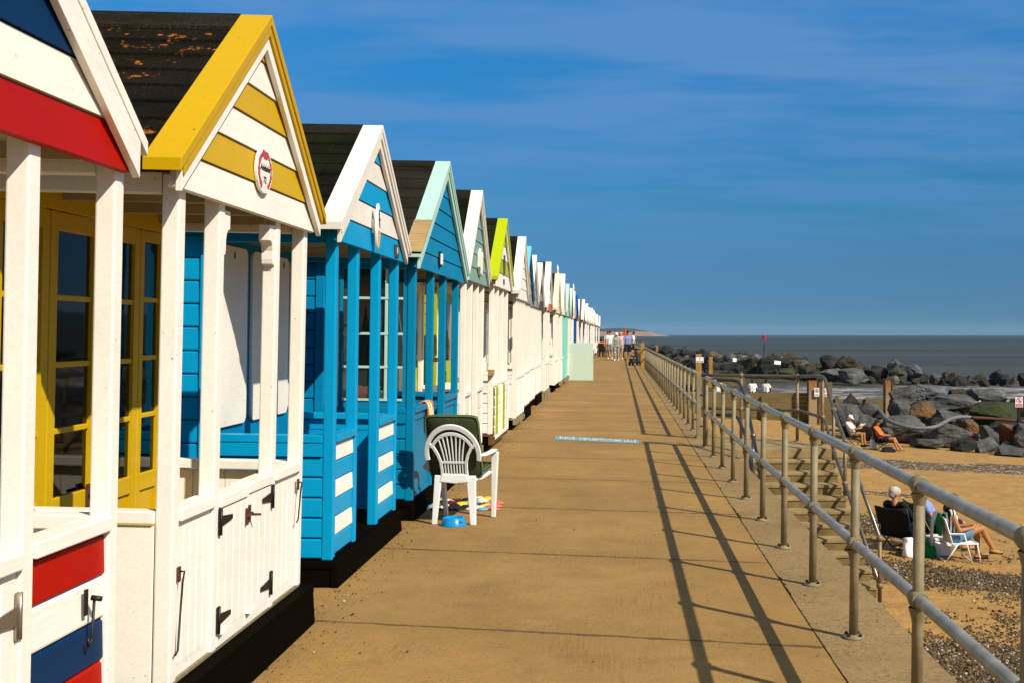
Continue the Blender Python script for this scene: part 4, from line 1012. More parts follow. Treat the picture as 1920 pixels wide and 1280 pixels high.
# ------------------------------------------------------------------ groynes, piles, signs, hose, beacon
def planks(mb, x0, x1, y, zt, zb, h=.23, mat='groyne'):
    z = zt; k = 0
    while z > zb:
        mb.box(x0, x1, y-.06+.012*(k % 2), y+.06, max(zb, z-h+.012), z, mat); z -= h; k += 1
gy = 64.5
g1 = thing('timber_groyne', (3.5, gy, -3.), 0, 'near timber groyne of horizontal planks between the steel piles', 'groyne')
mb = MB(); planks(mb, -2.2, 7.6, 0, 1.36, -.6); mb.build('planking', g1)
mb = MB()
planks(mb, 8.6, 12.2, .3, 1.0, -.8); mb.box(8.7, 8.9, .1, .22, -.8, 1.15, 'groyne'); mb.box(10.4, 10.6, .1, .22, -.8, 1.08, 'groyne'); mb.build('planking', g1)
for x in (1.6, 4.6):
    mb = MB(); mb.box(x-.1, x+.1, -.28, -.075, -.8, 1.2, 'groyne'); mb.build('upright', g1)
def pile(px, pw, top, bot, Y, label):
    a, b_ = P(px-pw/2, top, Y), P(px+pw/2, bot, Y); w = (b_.x-a.x); xc = (a.x+b_.x)/2
    mb = MB(); mb.box(xc-w/2, xc-w/2+.05, Y-.2, Y+.2, b_.z-1, a.z, 'pilesteel'); mb.box(xc+w/2-.05, xc+w/2, Y-.2, Y+.2, b_.z-1, a.z, 'pilesteel'); mb.box(xc-w/2+.05, xc+w/2-.05, Y-.03, Y+.03, b_.z-1, a.z, 'pilesteel')
    mb.box(xc-w/2+.06, xc+w/2-.06, Y-.16, Y-.031, b_.z-1, a.z-.06, 'pilewood')
    return tag(mb.build('groyne_pile'), label, 'pile', 'steel groyne piles')
M['pilesteel'] = rock_mat('rusting_pile_steel', (.05, .035, .025), (.28, .10, .02), .7); M['pilewood'] = plain('pile_fill_board', (.30, .20, .09), .85, .3, 3)
m, nt, b = newmat('rust_topped_pile', (.3, .2, .1), .8); co = worldco(nt); z = nt.node('ShaderNodeSeparateXYZ', {0: co}).outputs[2]
f_ = nt.math('ADD', nt.ramp(z, -1.75, -1.0), nt.math('MULTIPLY', nt.math('SUBTRACT', nt.noise(nt.scale(co, (3, 3, .8)), 2, 4), .5), .8), clamp=True)
nt.l.new(nt.mix(f_, (.30, .20, .10), (.26, .085, .012)), b.inputs['Base Color']); M['pilewood'] = m
pile(1524, 20, 712, 800, 63.9, 'tall rust topped steel pile beside the two small warning signs')
pile(1665, 15, 711, 756, 62., 'rust streaked steel pile standing at the left end of the rock heap')
mb = MB(); a = P(1536, 722, 64.); mb.box(a.x-.02, a.x+.72, 63.95, 64.12, -3.9, a.z+.2, 'groyne'); tag(mb.build('groyne_post'), 'broad timber post beside the tall rusty pile, bearing the two warning signs', 'post')
def warn(px, py, w, h, Y, label, style=0):
    c_ = P(px, py, Y); w, h = w*Y/F, h*Y/F
    r = thing('warning_sign', c_, 0, label, 'sign', 'beach warning signs')
    mb = MB(); mb.box(-w/2, w/2, 0, .03, -h/2, h/2, 'c_white'); mb.build('plate', r)
    mb = MB(); rz = min(w*.42, h*.30); zc = h*.18; n = 28; vs = []
    ringm = 'c_red' if style else 'c_black'
    for k in range(n): a = 2*math.pi*k/n; vs += [(rz*math.cos(a), -.006, zc+rz*math.sin(a)), (rz*.82*math.cos(a), -.006, zc+rz*.82*math.sin(a))]
    mb.add(vs, [(2*k, (2*k+2) % (2*n), (2*k+3) % (2*n), 2*k+1) for k in range(n)], ringm)
    d = rz*.7; t = rz*.1; mb.add([(-d-t, -.007, zc+d-t), (-d+t, -.007, zc+d+t), (d+t, -.007, zc-d+t), (d-t, -.007, zc-d-t)], [(0, 1, 2, 3)], ringm)
    mb.add([(-.16*rz, -.0055, zc-.6*rz), (.2*rz, -.0055, zc-.55*rz), (.15*rz, -.0055, zc+.25*rz), (-.2*rz, -.0055, zc+.25*rz)], [(0, 1, 2, 3)], 'c_black'); mb.sphere((0, -.004, zc+.45*rz), .16*rz, 'c_black', 8, 6, (1, .1, 1)); mb.build('prohibition_symbol', r)
    mb = MB(); mb.box(-w*.42, w*.42, -.005, -.001, -h*.44, -h*.17, 'c_red' if style else 'c_pinkish'); pnl = mb.build('text_panel', r)
    mb = MB()
    for q in range(2):
        z = -h*.26-q*h*.1; mb.box(-w*.3, w*.3, -.008, -.0055, z-h*.018, z+h*.018, 'c_pinkish' if style else 'c_maroon')
    mb.build('text_lines', pnl); return r
warn(1531.5, 734.5, 9, 16, 63.6, 'white warning sign with black barred circle on the tall pile, left of the pair')
warn(1545.5, 735, 9, 16, 63.6, 'white warning sign with red lower text on the timber post, right of the pair', 1)
warn(1911, 753, 14, 19, 50.5, 'white sign with a red panel and barred circle at the right edge above the rocks', 1)
mb = MB(); c_ = P(1911, 753, 50.6); mb.box(c_.x-.06, c_.x+.06, 50.56, 50.68, -3.8, c_.z+.25, 'iron'); tag(mb.build('sign_post'), 'dark post carrying the right edge warning sign', 'post')
# black hose and rusty pipe over the heap
def curve(name, px, r, mat, label, cat):
    pts = [P(*p) for p in px]; out = []
    for i in range(len(pts)-1):
        p0, p1, p2, p3 = pts[max(0, i-1)], pts[i], pts[i+1], pts[min(len(pts)-1, i+2)]
        for t in (0, .2, .4, .6, .8): out.append(.5*((2*p1)+(p2-p0)*t+(2*p0-5*p1+4*p2-p3)*t*t+(3*p1-p0-3*p2+p3)*t**3))
    out.append(pts[-1]); mb = MB(); mb.tube(out, r, mat, 10); return tag(mb.build(name), label, cat)
M['hose'] = plain('grey_hose', (.13, .13, .135), .5)
curve('mooring_hose', [(1566, 768, 58), (1575, 761, 58), (1596, 760, 58), (1620, 765, 57.5), (1646, 768, 55), (1657, 779, 51.5), (1668, 789, 50.2), (1695, 798, 49.6), (1725, 802, 49.4), (1755, 799, 49.5), (1780, 786, 50.2), (1800, 781, 50.6), (1822, 782, 50.8)], .085, 'hose', 'thick grey hose looping across the rock heap', 'hose')
curve('rusty_pipe', [(1822, 782, 50.7), (1860, 784, 50.8), (1925, 790, 50.6)], .07, 'rust', 'rusty straight pipe running right from the end of the hose', 'pipe')
# far timber groyne and sign posts
g2 = thing('timber_groyne', (7, 120, -3.5), 0, 'distant timber groyne low in front of the breakwater', 'groyne')
mb = MB(); planks(mb, -.6, 6.2, 0, .95, -.8, .3); mb.build('planking', g2); mb = MB(); mb.box(-5.5, 1.0, 12.0, 12.15, -.5, 1.15, 'groyne'); mb.build('planking', g2)
def board_post(px, pw, top, bot, Y, label, signs=0):
    a, b_ = P(px-pw/2, top, Y), P(px+pw/2, bot, Y); r = thing('wooden_pile', (a.x, Y, b_.z-1.5), 0, label, 'pile', 'weathered groyne piles')
    mb = MB(); mb.box(0, b_.x-a.x, 0, .4, 0, a.z-b_.z+1.5, 'ochre'); mb.build('trunk', r, .03)
    for s_ in range(signs):
        mb = MB(); h = a.z-b_.z+1.5-.2; x0 = .02+s_*.42; mb.box(x0, x0+.36, -.03, -.004, h-.65, h-.1, 'c_white'); mb.box(x0+.06, x0+.30, -.034, -.031, h-.6, h-.5, 'c_red'); mb.build('sign_plate', r)
board_post(1310, 11, 663, 712, 116, 'broad weathered pile with two small white plates, at the distant groyne', 2)
board_post(1332.5, 7, 668, 708, 117, 'round topped weathered pile right of the one with white plates')
board_post(1232, 4, 648, 664, 250, 'tiny pile at the far left end of the breakwater')
for px, py, w, h, Y, lb in ((1377.5, 674, 7, 7, 138, 'small white plate lying on a distant boulder'), (1458, 679, 12, 7, 126, 'pale pink white plate on a boulder below the beacon')):
    c_ = P(px, py, Y); w, h = w*Y/F, h*Y/F; mb = MB(); mb.box(-w/2, w/2, 0, .05, -h/2, h/2, 'c_white'); mb.box(-w*.3, w*.3, -.006, -.001, -h*.2, h*.1, 'c_pinkish'); o = mb.build('notice_board'); o.location = c_; o.rotation_euler = (-.2, .12, 0); tag(o, lb, 'sign', 'notices on the breakwater')
Y = 150; c_ = P(1433, 672, Y); s_ = Y/F
r = thing('beacon', c_, 0, 'red topped navigation beacon pole on the breakwater', 'beacon')
mb = MB(); mb.tube([(0, 0, -2), (0, 0, 19*s_)], .10, 'iron', 10); mb.tube([(0, 0, 18*s_), (0, 0, 45*s_)], .075, 'steel', 10); mb.build('pole', r)
mb = MB(); mb.lathe([(0, 35*s_), (2.9*s_, 35*s_), (2.9*s_, 43*s_), (0, 43*s_)], (0, 0, 0), 'c_red', 16, False)
for k in range(8): a = R(45*k); mb.box(2.9*s_*math.cos(a)-.03, 2.9*s_*math.cos(a)+.03, 2.9*s_*math.sin(a)-.03, 2.9*s_*math.sin(a)+.03, 35*s_, 43*s_, 'c_red')
mb.build('can_topmark', r)

# ------------------------------------------------------------------ land: bank behind the huts, headland
M['bankgrass'] = plain('bank_grass', (.05, .075, .02), .95, .4, 1.5, .8, .1)
o = sheet('grass_bank', -60, -8.5, -26, 112, 0, 'bankgrass', 40, 80, lambda x, y: max(.0, min(6., (-9-x)*.5))+.25*noise.noise(Vector((x*.3, y*.3, 0)))); struct(o)
m, nt, b = newmat('headland', (.1, .12, .06), .95); co = worldco(nt); z = nt.node('ShaderNodeSeparateXYZ', {0: co}).outputs[2]
n = nt.noise(nt.scale(co, (1, 1, 4)), .012, 5, .6)
f_ = nt.ramp(nt.math('ADD', z, nt.math('MULTIPLY', nt.math('SUBTRACT', n, .5), 14.)), 7.5, 8.6)
nt.l.new(nt.mix(f_, (.26, .16, .10), (.022, .032, .022)), b.inputs['Base Color']); M['headland'] = m
YH = 3000.; vs = []; prof = [(-700, 13), (-180, 14), (-40, 15.5), (-10, 17.5), (15, 17.5), (35, 16), (52, 13), (66, 11), (80, 8.5), (92, 4.5), (101, 2.0), (110, .4), (125, -2), (140, -4)]
n_ = len(prof)
for (x, h) in prof: vs += [(x, YH, ZS), (x, YH+4, ZS+min(h, 8.)+.8), (x, YH+60, h*1.05+.2), (x, YH+700, h*.9)]
fs = [(4*i+j, 4*i+4+j, 4*i+5+j, 4*i+1+j) for i in range(n_-1) for j in range(3)]
mb = MB(); mb.add(vs, fs, 'headland'); o = mb.build('headland'); struct(o)
sub = o.modifiers.new('sub', 'SUBSURF'); sub.subdivision_type = 'SIMPLE'; sub.levels = sub.render_levels = 4
tx = bpy.data.textures.new('headland_noise', 'CLOUDS'); tx.noise_scale = 45; d = o.modifiers.new('d', 'DISPLACE'); d.texture = tx; d.strength = 4.; d.direction = 'Z'; d.mid_level = .5; d.texture_coords = 'GLOBAL'
# ------------------------------------------------------------------ people
V = Vector
def caps_to_mesh(name, caps, voxel, smooth=3):
    mb = MB(); sg = 12
    for c in caps:
        p0, p1, r0, r1 = V(c[0]), V(c[1]), c[2], c[3]
        d = p1-p0; n = max(1, int(d.length/max(.012, min(r0, r1)*.7))) if d.length > 1e-4 else 0
        if n == 0: mb.sphere(p0, r0, 'skin', sg, 8, c[4] if len(c) > 4 else (1, 1, 1)); continue
        mb.sphere(p0, r0, 'skin', sg, 8); mb.sphere(p1, r1, 'skin', sg, 8)
        t = d.normalized(); mb.tube([p0, p1], [r0, r1], 'skin', sg)
    me = bpy.data.meshes.new('tmp'); me.from_pydata(mb.v, [], mb.f)
    bm = bmesh.new(); bm.from_mesh(me); bmesh.ops.remove_doubles(bm, verts=bm.verts, dist=1e-6); bmesh.ops.recalc_face_normals(bm, faces=bm.faces); bm.to_mesh(me); bm.free()
    o = bpy.data.objects.new('tmp', me); COL.objects.link(o)
    r = o.modifiers.new('r', 'REMESH'); r.mode = 'VOXEL'; r.voxel_size = voxel
    s_ = o.modifiers.new('s', 'SMOOTH'); s_.iterations = smooth; s_.factor = .5
    dg = bpy.context.evaluated_depsgraph_get(); out = bpy.data.meshes.new_from_object(o.evaluated_get(dg))
    bpy.data.objects.remove(o); bpy.data.meshes.remove(me); out.name = name
    out.polygons.foreach_set('use_smooth', [True]*len(out.polygons)); out.materials.clear(); return out
def standing(s=1., stride=.16, arm=.12, bend=0.):
    J = dict(pel=(0, 0, .94), che=(.02+bend, 0, 1.25), nec=(.02+bend*1.4, 0, 1.47), hea=(.045+bend*1.7, 0, 1.605))
    for k, sd in (('L', 1), ('R', -1)):
        st = stride*sd
        J['sh'+k] = (.01+bend*1.3, .175*sd, 1.405); J['el'+k] = (-.02-arm*sd*.8+bend, .235*sd, 1.13); J['ha'+k] = (.06-arm*sd*1.7+bend, .245*sd, .90)
        J['hi'+k] = (0, .095*sd, .92); J['kn'+k] = (.05+st*.62, .105*sd, .50); J['an'+k] = (st, .105*sd, .085 if sd > 0 else .10); J['to'+k] = (st+.16, .125*sd, .035)
    return {k: V(v)*s for k, v in J.items()}
def sitting(seat=.40, lean=.15, reach=.42, foot=.1, head=.06):
    z = seat+.10; J = dict(pel=(-.02, 0, z), che=(-.02-lean*.7, 0, z+.30), nec=(-.02-lean*1.15, 0, z+.52), hea=(-.02-lean*1.2+head, 0, z+.655))
    for k, sd in (('L', 1), ('R', -1)):
        J['sh'+k] = (-.03-lean, .17*sd, z+.45); J['el'+k] = (.08-lean*.6, .23*sd, z+.20); J['ha'+k] = (.30, .12*sd, z+.19)
        J['hi'+k] = (.0, .09*sd, z-.01); J['kn'+k] = (reach, .11*sd, z+.03); J['an'+k] = (reach+foot, .11*sd, .08); J['to'+k] = (reach+foot+.15, .13*sd, .035)
    return {k: V(v) for k, v in J.items()}
PG = 'people on the front and the beach'
def person(label, loc, rz, J, look=(1, 0, 0), shirt=None, sleeve='short', bottom=None, shoes=None, hair=None, hat=None, skin='skin', voxel=.012, fat=1., longhair=False):
    root = thing('person', loc, rz, label, 'person'); vx = voxel
    f = V(look).normalized(); sdv = V((0, 0, 1)).cross(f).normalized(); up = f.cross(sdv); hd = J['hea']
    tw = .058
    torso = lambda e: [(J['hiL'], J['hiR'], .112*fat+e, .112*fat+e)]+[(J['pel']+V((0, q*tw, .03)), J['che']+V((0, q*tw*1.15, 0)), .108*fat+e, .112+e) for q in (1, -1)]+[(J['che']+V((0, .07, .03)), J['che']+V((0, -.07, .03)), .112+e, .112+e),
        (J['che']+V((0, .06, .05)), J['shL']*.85+J['nec']*.15, .10+e, .055+e), (J['che']+V((0, -.06, .05)), J['shR']*.85+J['nec']*.15, .10+e, .055+e), (J['shL'], J['shR'], .052+e, .052+e)]
    caps = torso(0)+[(J['nec']-V((0, 0, .05)), hd-V((0, 0, .04)), .056, .052)]
    caps += [(hd+up*.022-f*.012, hd+up*.022+f*.012, .090, .086), (hd+f*.022-up*.06, hd+f*.018-up*.02, .058, .066), (hd+f*.088-up*.004, hd+f*.104-up*.028, .012, .015), (hd+sdv*.084-up*.005, hd+sdv*.088-up*.03, .014, .011), (hd-sdv*.084-up*.005, hd-sdv*.088-up*.03, .014, .011)]
    for k, sd in (('L', 1), ('R', -1)):
        sh, el, ha, hi, kn, an, to = (J[q+k] for q in ('sh', 'el', 'ha', 'hi', 'kn', 'an', 'to'))
        caps += [(sh, el, .050, .039), (el, ha, .039, .026), (hi, kn, .088*fat, .056), (kn, kn*.62+an*.38-V((.012, 0, 0)), .054, .052), (kn*.62+an*.38-V((.012, 0, 0)), an, .052, .036), (an-V((.03, 0, .03)), to-V((.03, 0, 0)), .036, .033), (to-V((.03, 0, 0)), to+V((.02, 0, 0)), .033, .026)]
        d = (ha-el).normalized(); pn = (V((0, -sd, 0))-d*d.dot(V((0, -sd, 0)))).normalized(); sd2 = d.cross(pn).normalized()
        caps += [(ha+sd2*.018, ha+d*.075+sd2*.022, .021, .020), (ha-sd2*.018, ha+d*.075-sd2*.022, .021, .020)]
        fr = max(.0092, vx*.85)
        for q in range(4):
            b0 = ha+d*.085+sd2*(.033-.022*q); l = (.062, .072, .068, .052)[q]; m_ = b0+d*l*.55+pn*.012
            caps += [(b0, m_, fr, fr*.95), (m_, m_+d*l*.45+pn*.026, fr*.95, fr*.85)]
        tb = ha+sd2*.034+d*.018; caps += [(tb, tb+d*.036+sd2*.022+pn*.012, fr*1.15, fr), (tb+d*.036+sd2*.022+pn*.012, tb+d*.066+sd2*.018+pn*.024, fr, fr*.9)]
    me = caps_to_mesh('body', caps, vx); me.materials.append(M[skin]); me.materials.append(M['eye']); me.materials.append(M['lip'])
    eyes = [hd+f*.084+sdv*.032*q+up*.004 for q in (1, -1)]; lip = hd+f*.084-up*.058
    for p in me.polygons:
        c = p.center
        if any((c-e).length < .015 for e in eyes): p.material_index = 1
        elif abs((c-lip).dot(up)) < .008 and abs((c-lip).dot(sdv)) < .024 and (c-lip).dot(f) > -.03 and (c-lip).length < .04: p.material_index = 2
    link('body', me, root)
    def garment(nm, cp, mat):
        m2 = caps_to_mesh(nm, cp, max(vx, .011), 3); m2.materials.append(M[mat]); return link(nm, m2, root)
    if shirt:
        cp = torso(.017)
        for k in 'LR':
            sh, el, ha = J['sh'+k], J['el'+k], J['ha'+k]
            if sleeve == 'short': cp.append((sh, sh*.35+el*.65, .068, .064))
            elif sleeve == 'long': cp += [(sh, el, .066, .056), (el, el*.1+ha*.9, .056, .042)]
            else: cp.append((sh*.8+J['nec']*.2, sh*.8+J['nec']*.2, .06, .06))
        garment('shirt', cp, shirt)
    if bottom:
        kind, mt = bottom; cp = [(J['hiL'], J['hiR'], .130*fat, .130*fat), (J['pel']+V((0, .04, .02)), J['pel']+V((0, -.04, .02)), .125*fat, .125*fat)]
        for k in 'LR':
            hi, kn, an = J['hi'+k], J['kn'+k], J['an'+k]; t = .8 if kind == 'shorts' else .5 if kind == 'short' else 1
            if kind == 'trousers': cp += [(hi, kn, .108*fat, .076), (kn, an+V((0, 0, .02)), .074, .058)]
            else: cp.append((hi, hi*(1-t)+kn*t, .108*fat, .096))
        garment('trousers' if kind == 'trousers' else 'shorts', cp, mt)
    if shoes:
        for k in 'LR':
            an, to = J['an'+k], J['to'+k]
            if shoes[0] == 'sandal': cp = [(an-V((.05, 0, .075)), to+V((.03, 0, -.022)), .018, .018), (an-V((.05, .022, .075)), to+V((.03, .022, -.022)), .018, .018), (an-V((.05, -.022, .075)), to+V((.03, -.022, -.022)), .018, .018)]
            else: cp = [(an-V((.035, 0, .035)), to+V((.02, 0, 0)), .046, .042), (an-V((.01, 0, 0)), an-V((.02, 0, .03)), .046, .048)]
            garment('shoe', cp, shoes[1])
    if hair:
        cp = [(hd+up*.035-f*.03, hd+up*.04+f*.01, .096, .090), (hd-f*.05-up*.02, hd-f*.03+up*.03, .075, .09)]
        if longhair: cp += [(hd-f*.055, hd-f*.06-up*.16, .075, .055), (hd+sdv*.07-f*.02, hd+sdv*.075-f*.03-up*.13, .04, .03), (hd-sdv*.07-f*.02, hd-sdv*.075-f*.03-up*.13, .04, .03)]
        garment('hair', cp, hair)
    if hat:
        cp = [(hd+up*.055-f*.02, hd+up*.06+f*.01, .098, .094)]
        for q in (-1, -.5, 0, .5, 1): cp.append((hd+up*.045+f*.06+sdv*.05*q, hd+up*.025+f*(.165-.04*abs(q))+sdv*.05*q, .018, .014))
        garment('cap', cp, hat)
    return root
def sand(x, y): return V((x, y, zb_(x, y)))

# walkers on the promenade (coming towards us = facing -y)
w = R(-90)
person('man in white t-shirt and grey shorts walking on the promenade', (-.57, 76.5, 0), w, standing(1.06), shirt='c_white', bottom=('shorts', 'c_grey'), shoes=('shoe', 'c_white'), hair='hair_black', voxel=.014)
person('woman in pale cap, grey jacket and patterned trousers walking', (-.14, 72.2, 0), w, standing(.98, -.12), shirt='c_grey', sleeve='long', bottom=('trousers', 'pattern'), shoes=('shoe', 'c_white'), hair='hair_blond', hat='c_white', voxel=.014)
person('woman in pink top and short skirt walking behind the pale cap woman', (.13, 76.2, 0), w, standing(1.02, .1), shirt='c_pink', bottom=('short', 'c_grey'), shoes=('shoe', 'c_white'), hair='hair_blond', longhair=True, voxel=.014)
person('man in light blue shirt and dark navy shorts walking beside the railing', (.57, 72.6, 0), w, standing(1.05, -.14), shirt='c_blue', bottom=('shorts', 'c_navy'), shoes=('shoe', 'c_black'), hair='hair_black', hat='c_black', fat=1.12, voxel=.014)
person('tall person in a bright red hood just behind the man in the blue shirt', (.44, 79.5, 0), w, standing(1.15, .1), shirt='c_red', sleeve='long', bottom=('trousers', 'c_navy'), shoes=('shoe', 'c_black'), hair='c_red', hat='c_red', voxel=.014)
person('person in dark top leaning by the railing beyond the walkers', (1.0, 84, 0), R(-10), standing(1.03, .05, bend=.05), shirt='c_white', bottom=('shorts', 'c_black'), shoes=('shoe', 'c_black'), hair='hair_black', voxel=.014)
person('man with bare arms half hidden behind the man in white', (-.78, 82, 0), w, standing(1.04, .1), shirt='c_pink', bottom=('shorts', 'c_khaki'), shoes=('shoe', 'c_black'), hair='hair_brown', voxel=.016)

def camp_chair(label, loc, rz, mat, seat=.40, back=.85, w=.27, frame='iron', tilt=.14):
    r = thing('camp_chair', loc, rz, label, 'chair', 'folding chairs on the beach')
    mb = MB()
    for s_ in (1, -1):
        y = w*s_
        mb.tube([(.24, y, .01), (-.24, y, seat+.02), (-.24-tilt, y, back)], .012, frame, 8); mb.tube([(-.28, y, .01), (.24, y, seat)], .012, frame, 8)
        mb.tube([(.24, y, seat), (.22, y, seat+.22)], .012, frame, 8)
    mb.tube([(.24, -w, .01), (.24, w, .25)], .01, frame, 8); mb.tube([(.24, w, .01), (.24, -w, .25)], .01, frame, 8); mb.tube([(-.28, -w, .01), (-.28, w, .01)], .01, frame, 8)
    mb.build('frame', r)
    def sling(nm, pts, m_):
        mb = MB(); n = len(pts); vs = []
        for i, (x, z) in enumerate(pts):
            for y in (-w, -w*.5, 0, w*.5, w):
                sag = .03*(1-(y/w)**2); vs += [(x, y, z-sag)]
        fs = [(i*5+j, i*5+j+1, (i+1)*5+j+1, (i+1)*5+j) for i in range(n-1) for j in range(4)]
        mb.add(vs, fs, m_, True); o = mb.build(nm, r); so = o.modifiers.new('thick', 'SOLIDIFY'); so.thickness = .012; return o
    sling('seat', [(-.24, seat), (-.1, seat-.02), (.1, seat-.01), (.25, seat+.01)], mat)
    sling('backrest', [(-.22, seat), (-.26, seat+.15), (-.24-tilt*.8, back-.12), (-.25-tilt, back)], mat)
    for s_ in (1, -1):
        mb = MB(); mb.box(-.30, .26, w*s_-.025, w*s_+.025, seat+.21, seat+.235, mat); mb.build('armrest', r, .004)
    return r
# reading man and woman in orange by the rocks
b0 = sand(9.80, 48.); camp_chair('black camp chair under the reading man', b0, R(-32), 'c_black')
J = sitting(.40, .16, .45, .02, .10)
for k, sd in (('L', 1), ('R', -1)): J['ha'+k] = V((.30, .10*sd, .76)); J['el'+k] = V((.06, .25*sd, .68)); J['kn'+k] = V((.44, .15*sd, .52)); J['an'+k] = V((.48, .16*sd, .08)); J['to'+k] = V((.62, .2*sd, .035))
person('man in white cap and pale polo shirt reading a paper on a camp chair', b0, R(-32), J, (1, .0, -.35), 'c_pinkish', 'short', ('short', 'c_khaki'), ('shoe', 'c_black'), 'hair_grey', 'c_white', 'tan', .010)
np_ = thing('newspaper', b0+Euler((0, 0, R(-32))).to_matrix() @ V((.40, 0, .80)), R(-32), 'open newspaper held by the man in the white cap', 'newspaper')
for s_ in (1, -1):
    mb = MB(); n = 6; vs = []
    for i in range(n+1): u = i/n; vs += [(-.14-.05*u, s_*.30*u, -.10+.06*math.sin(u*2)), (.12-.05*u, s_*.30*u, .12+.06*math.sin(u*2))]
    mb.add(vs, [(2*i, 2*i+1, 2*i+3, 2*i+2) for i in range(n)], 'newsprint', True); o = mb.build('page', np_); q = o.modifiers.new('t', 'SOLIDIFY'); q.thickness = .004
b1 = sand(10.62, 46.2); camp_chair('dark camp chair under the woman in orange', b1, R(-28), 'c_black', .36, .92)
J = sitting(.36, .22, .46, .16, .08)
for k, sd in (('L', 1), ('R', -1)): J['ha'+k] = V((.22, .06*sd, .62)); J['el'+k] = V((-.02, .24*sd, .66)); J['kn'+k] = V((.48, .07*sd, .50)); J['an'+k] = V((.68+.06*sd, .06*sd, .09)); J['to'+k] = V((.84+.06*sd, .07*sd, .05))
person('woman in orange top with sunglasses and bare legs on a camp chair', b1, R(-28), J, (1, -.25, -.1), 'c_orange', 'none', ('short', 'c_black'), None, 'hair_brown', None, 'tan', .010, longhair=True)
def bag(label, loc, rz, w, d, h, mat, handle=True, name='bag', cat='bag', tip=.0):
    r = thing(name, loc, rz, label, cat); mb = MB(); n = 20; prof = []
    rr = random.Random(hash(label) % 999); vs = []; lv = 7
    for j in range(lv+1):
        t = j/lv; k_ = 1-.28*t**1.5+.06*math.sin(t*5)
        for i in range(n):
            a = 2*math.pi*i/n; q = 1+.10*math.sin(3*a+j)+.06*rr.uniform(-1, 1)
            ca, sa = math.cos(a), math.sin(a); e = .6
            vs.append((math.copysign(abs(ca)**e, ca)*w/2*k_*q+tip*t, math.copysign(abs(sa)**e, sa)*d/2*k_*q, h*t))
    fs = [(j*n+i, j*n+(i+1) % n, (j+1)*n+(i+1) % n, (j+1)*n+i) for j in range(lv) for i in range(n)]+[list(range(n)), list(range(lv*n, lv*n+n))]
    mb.add(vs, fs, mat, True); mb.build('sack', r)
    if handle:
        mb = MB(); mb.tube([(-w*.2, 0, h*.95), (-w*.15, 0, h*1.25), (w*.15, 0, h*1.25), (w*.2, 0, h*.95)], .012, mat, 6); mb.build('handle', r)
    return r
bag('white carrier bag on the sand between the two readers', sand(10.33, 46.6), .3, .28, .2, .40, 'c_white')
bag('low black bag in the shade under the chair of the woman in orange', sand(10.75, 45.75), .2, .55, .32, .20, 'c_black', False)

# the group of three nearer the camera
wz = sand(5.83, 20.)
ch = thing('lawn_chair', wz, 0, 'white framed lawn chair under the woman in the striped top', 'chair', 'folding chairs on the beach')
mb = MB()
for s_ in (1, -1):
    y = .27*s_
    for pts in ([(-.21, y, .76), (-.08, y, .32), (.0, y, .30)], [(-.15, y, .50), (.13, y, .485)], [(.12, y, .49), (.25, y, .01)], [(.02, y, .34), (-.21, y, .01)], [(-.10, y, .32), (.36, y, .335)], [(.34, y, .335), (.40, y, .01)]): mb.tube(pts, .012, 'plastic', 8)
for p in ((-.21, .76), (.25, .03), (.36, .335), (-.21, .03)): mb.tube([(p[0], -.27, p[1]), (p[0], .27, p[1])], .011, 'plastic', 8)
mb.build('frame', ch)
mb = MB(); mb.box(-.09, .34, -.26, .26, .318, .330, 'c_white'); mb.build('seat', ch)
mb = MB(); mb.add([(-.09, -.26, .34), (-.09, .26, .34), (-.20, .26, .74), (-.20, -.26, .74), (-.10, -.26, .345), (-.10, .26, .345), (-.21, .26, .745), (-.21, -.26, .745)], [(0,1,2,3), (4,5,6,7), (0,1,5,4), (2,3,7,6), (0,3,7,4), (1,2,6,5)], 'c_white'); mb.build('backrest', ch)
for s_ in (1, -1):
    mb = MB(); mb.box(-.14, .13, .27*s_-.025, .27*s_+.025, .497, .515, 'plastic'); mb.build('armrest', ch, .006)
J = sitting(.34, .10, .50, .0, .07)
J.update(pel=V((.0, 0, .44)), che=V((-.06, 0, .70)), nec=V((-.06, 0, .90)), hea=V((-.0, 0, 1.03)))
for k, sd in (('L', 1), ('R', -1)): J['sh'+k] = V((-.06, .17*sd, .83)); J['el'+k] = V((.04, .25*sd, .56)); J['ha'+k] = V((.32, .10*sd, .58)); J['hi'+k] = V((.02, .09*sd, .43))
J['knL'] = V((.47, .12, .47)); J['anL'] = V((.47, .14, .08)); J['toL'] = V((.62, .15, .035))
J['knR'] = V((.50, -.03, .56)); J['anR'] = V((.70, .02, .20)); J['toR'] = V((.84, .03, .13))
person('woman in black and white striped top and denim shorts with crossed legs', wz, 0, J, (1, .1, -.5), 'zebra', 'none', ('short', 'c_denim'), ('sandal', 'c_black'), 'hair_brown', None, 'tan', .009, longhair=True)
def drape(name, label, loc, rz, pts, wd, mat, cat, thick=.02):
    n = len(pts); vs = []; k = 7
    for i, (x, z) in enumerate(pts):
        for j in range(k): y = -wd/2+wd*j/(k-1); q = .018*math.sin(j*2.1+i*.7)*min(1, i); vs.append((x+q, y, z))
    mb = MB(); mb.add(vs, [(i*k+j, i*k+j+1, (i+1)*k+j+1, (i+1)*k+j) for i in range(n-1) for j in range(k-1)], mat, True); o = mb.build(name); o.location = loc; o.rotation_euler = (0, 0, rz)
    q = o.modifiers.new('t', 'SOLIDIFY'); q.thickness = thick; q = o.modifiers.new('s', 'SUBSURF'); q.levels = q.render_levels = 1; return tag(o, label, cat)
drape('towel', 'bright green towel hung over the back of the white lawn chair', wz, 0, [(-.14, .62), (-.20, .79), (-.24, .80), (-.27, .70), (-.26, .55), (-.24, .42)], .34, 'c_green', 'towel')
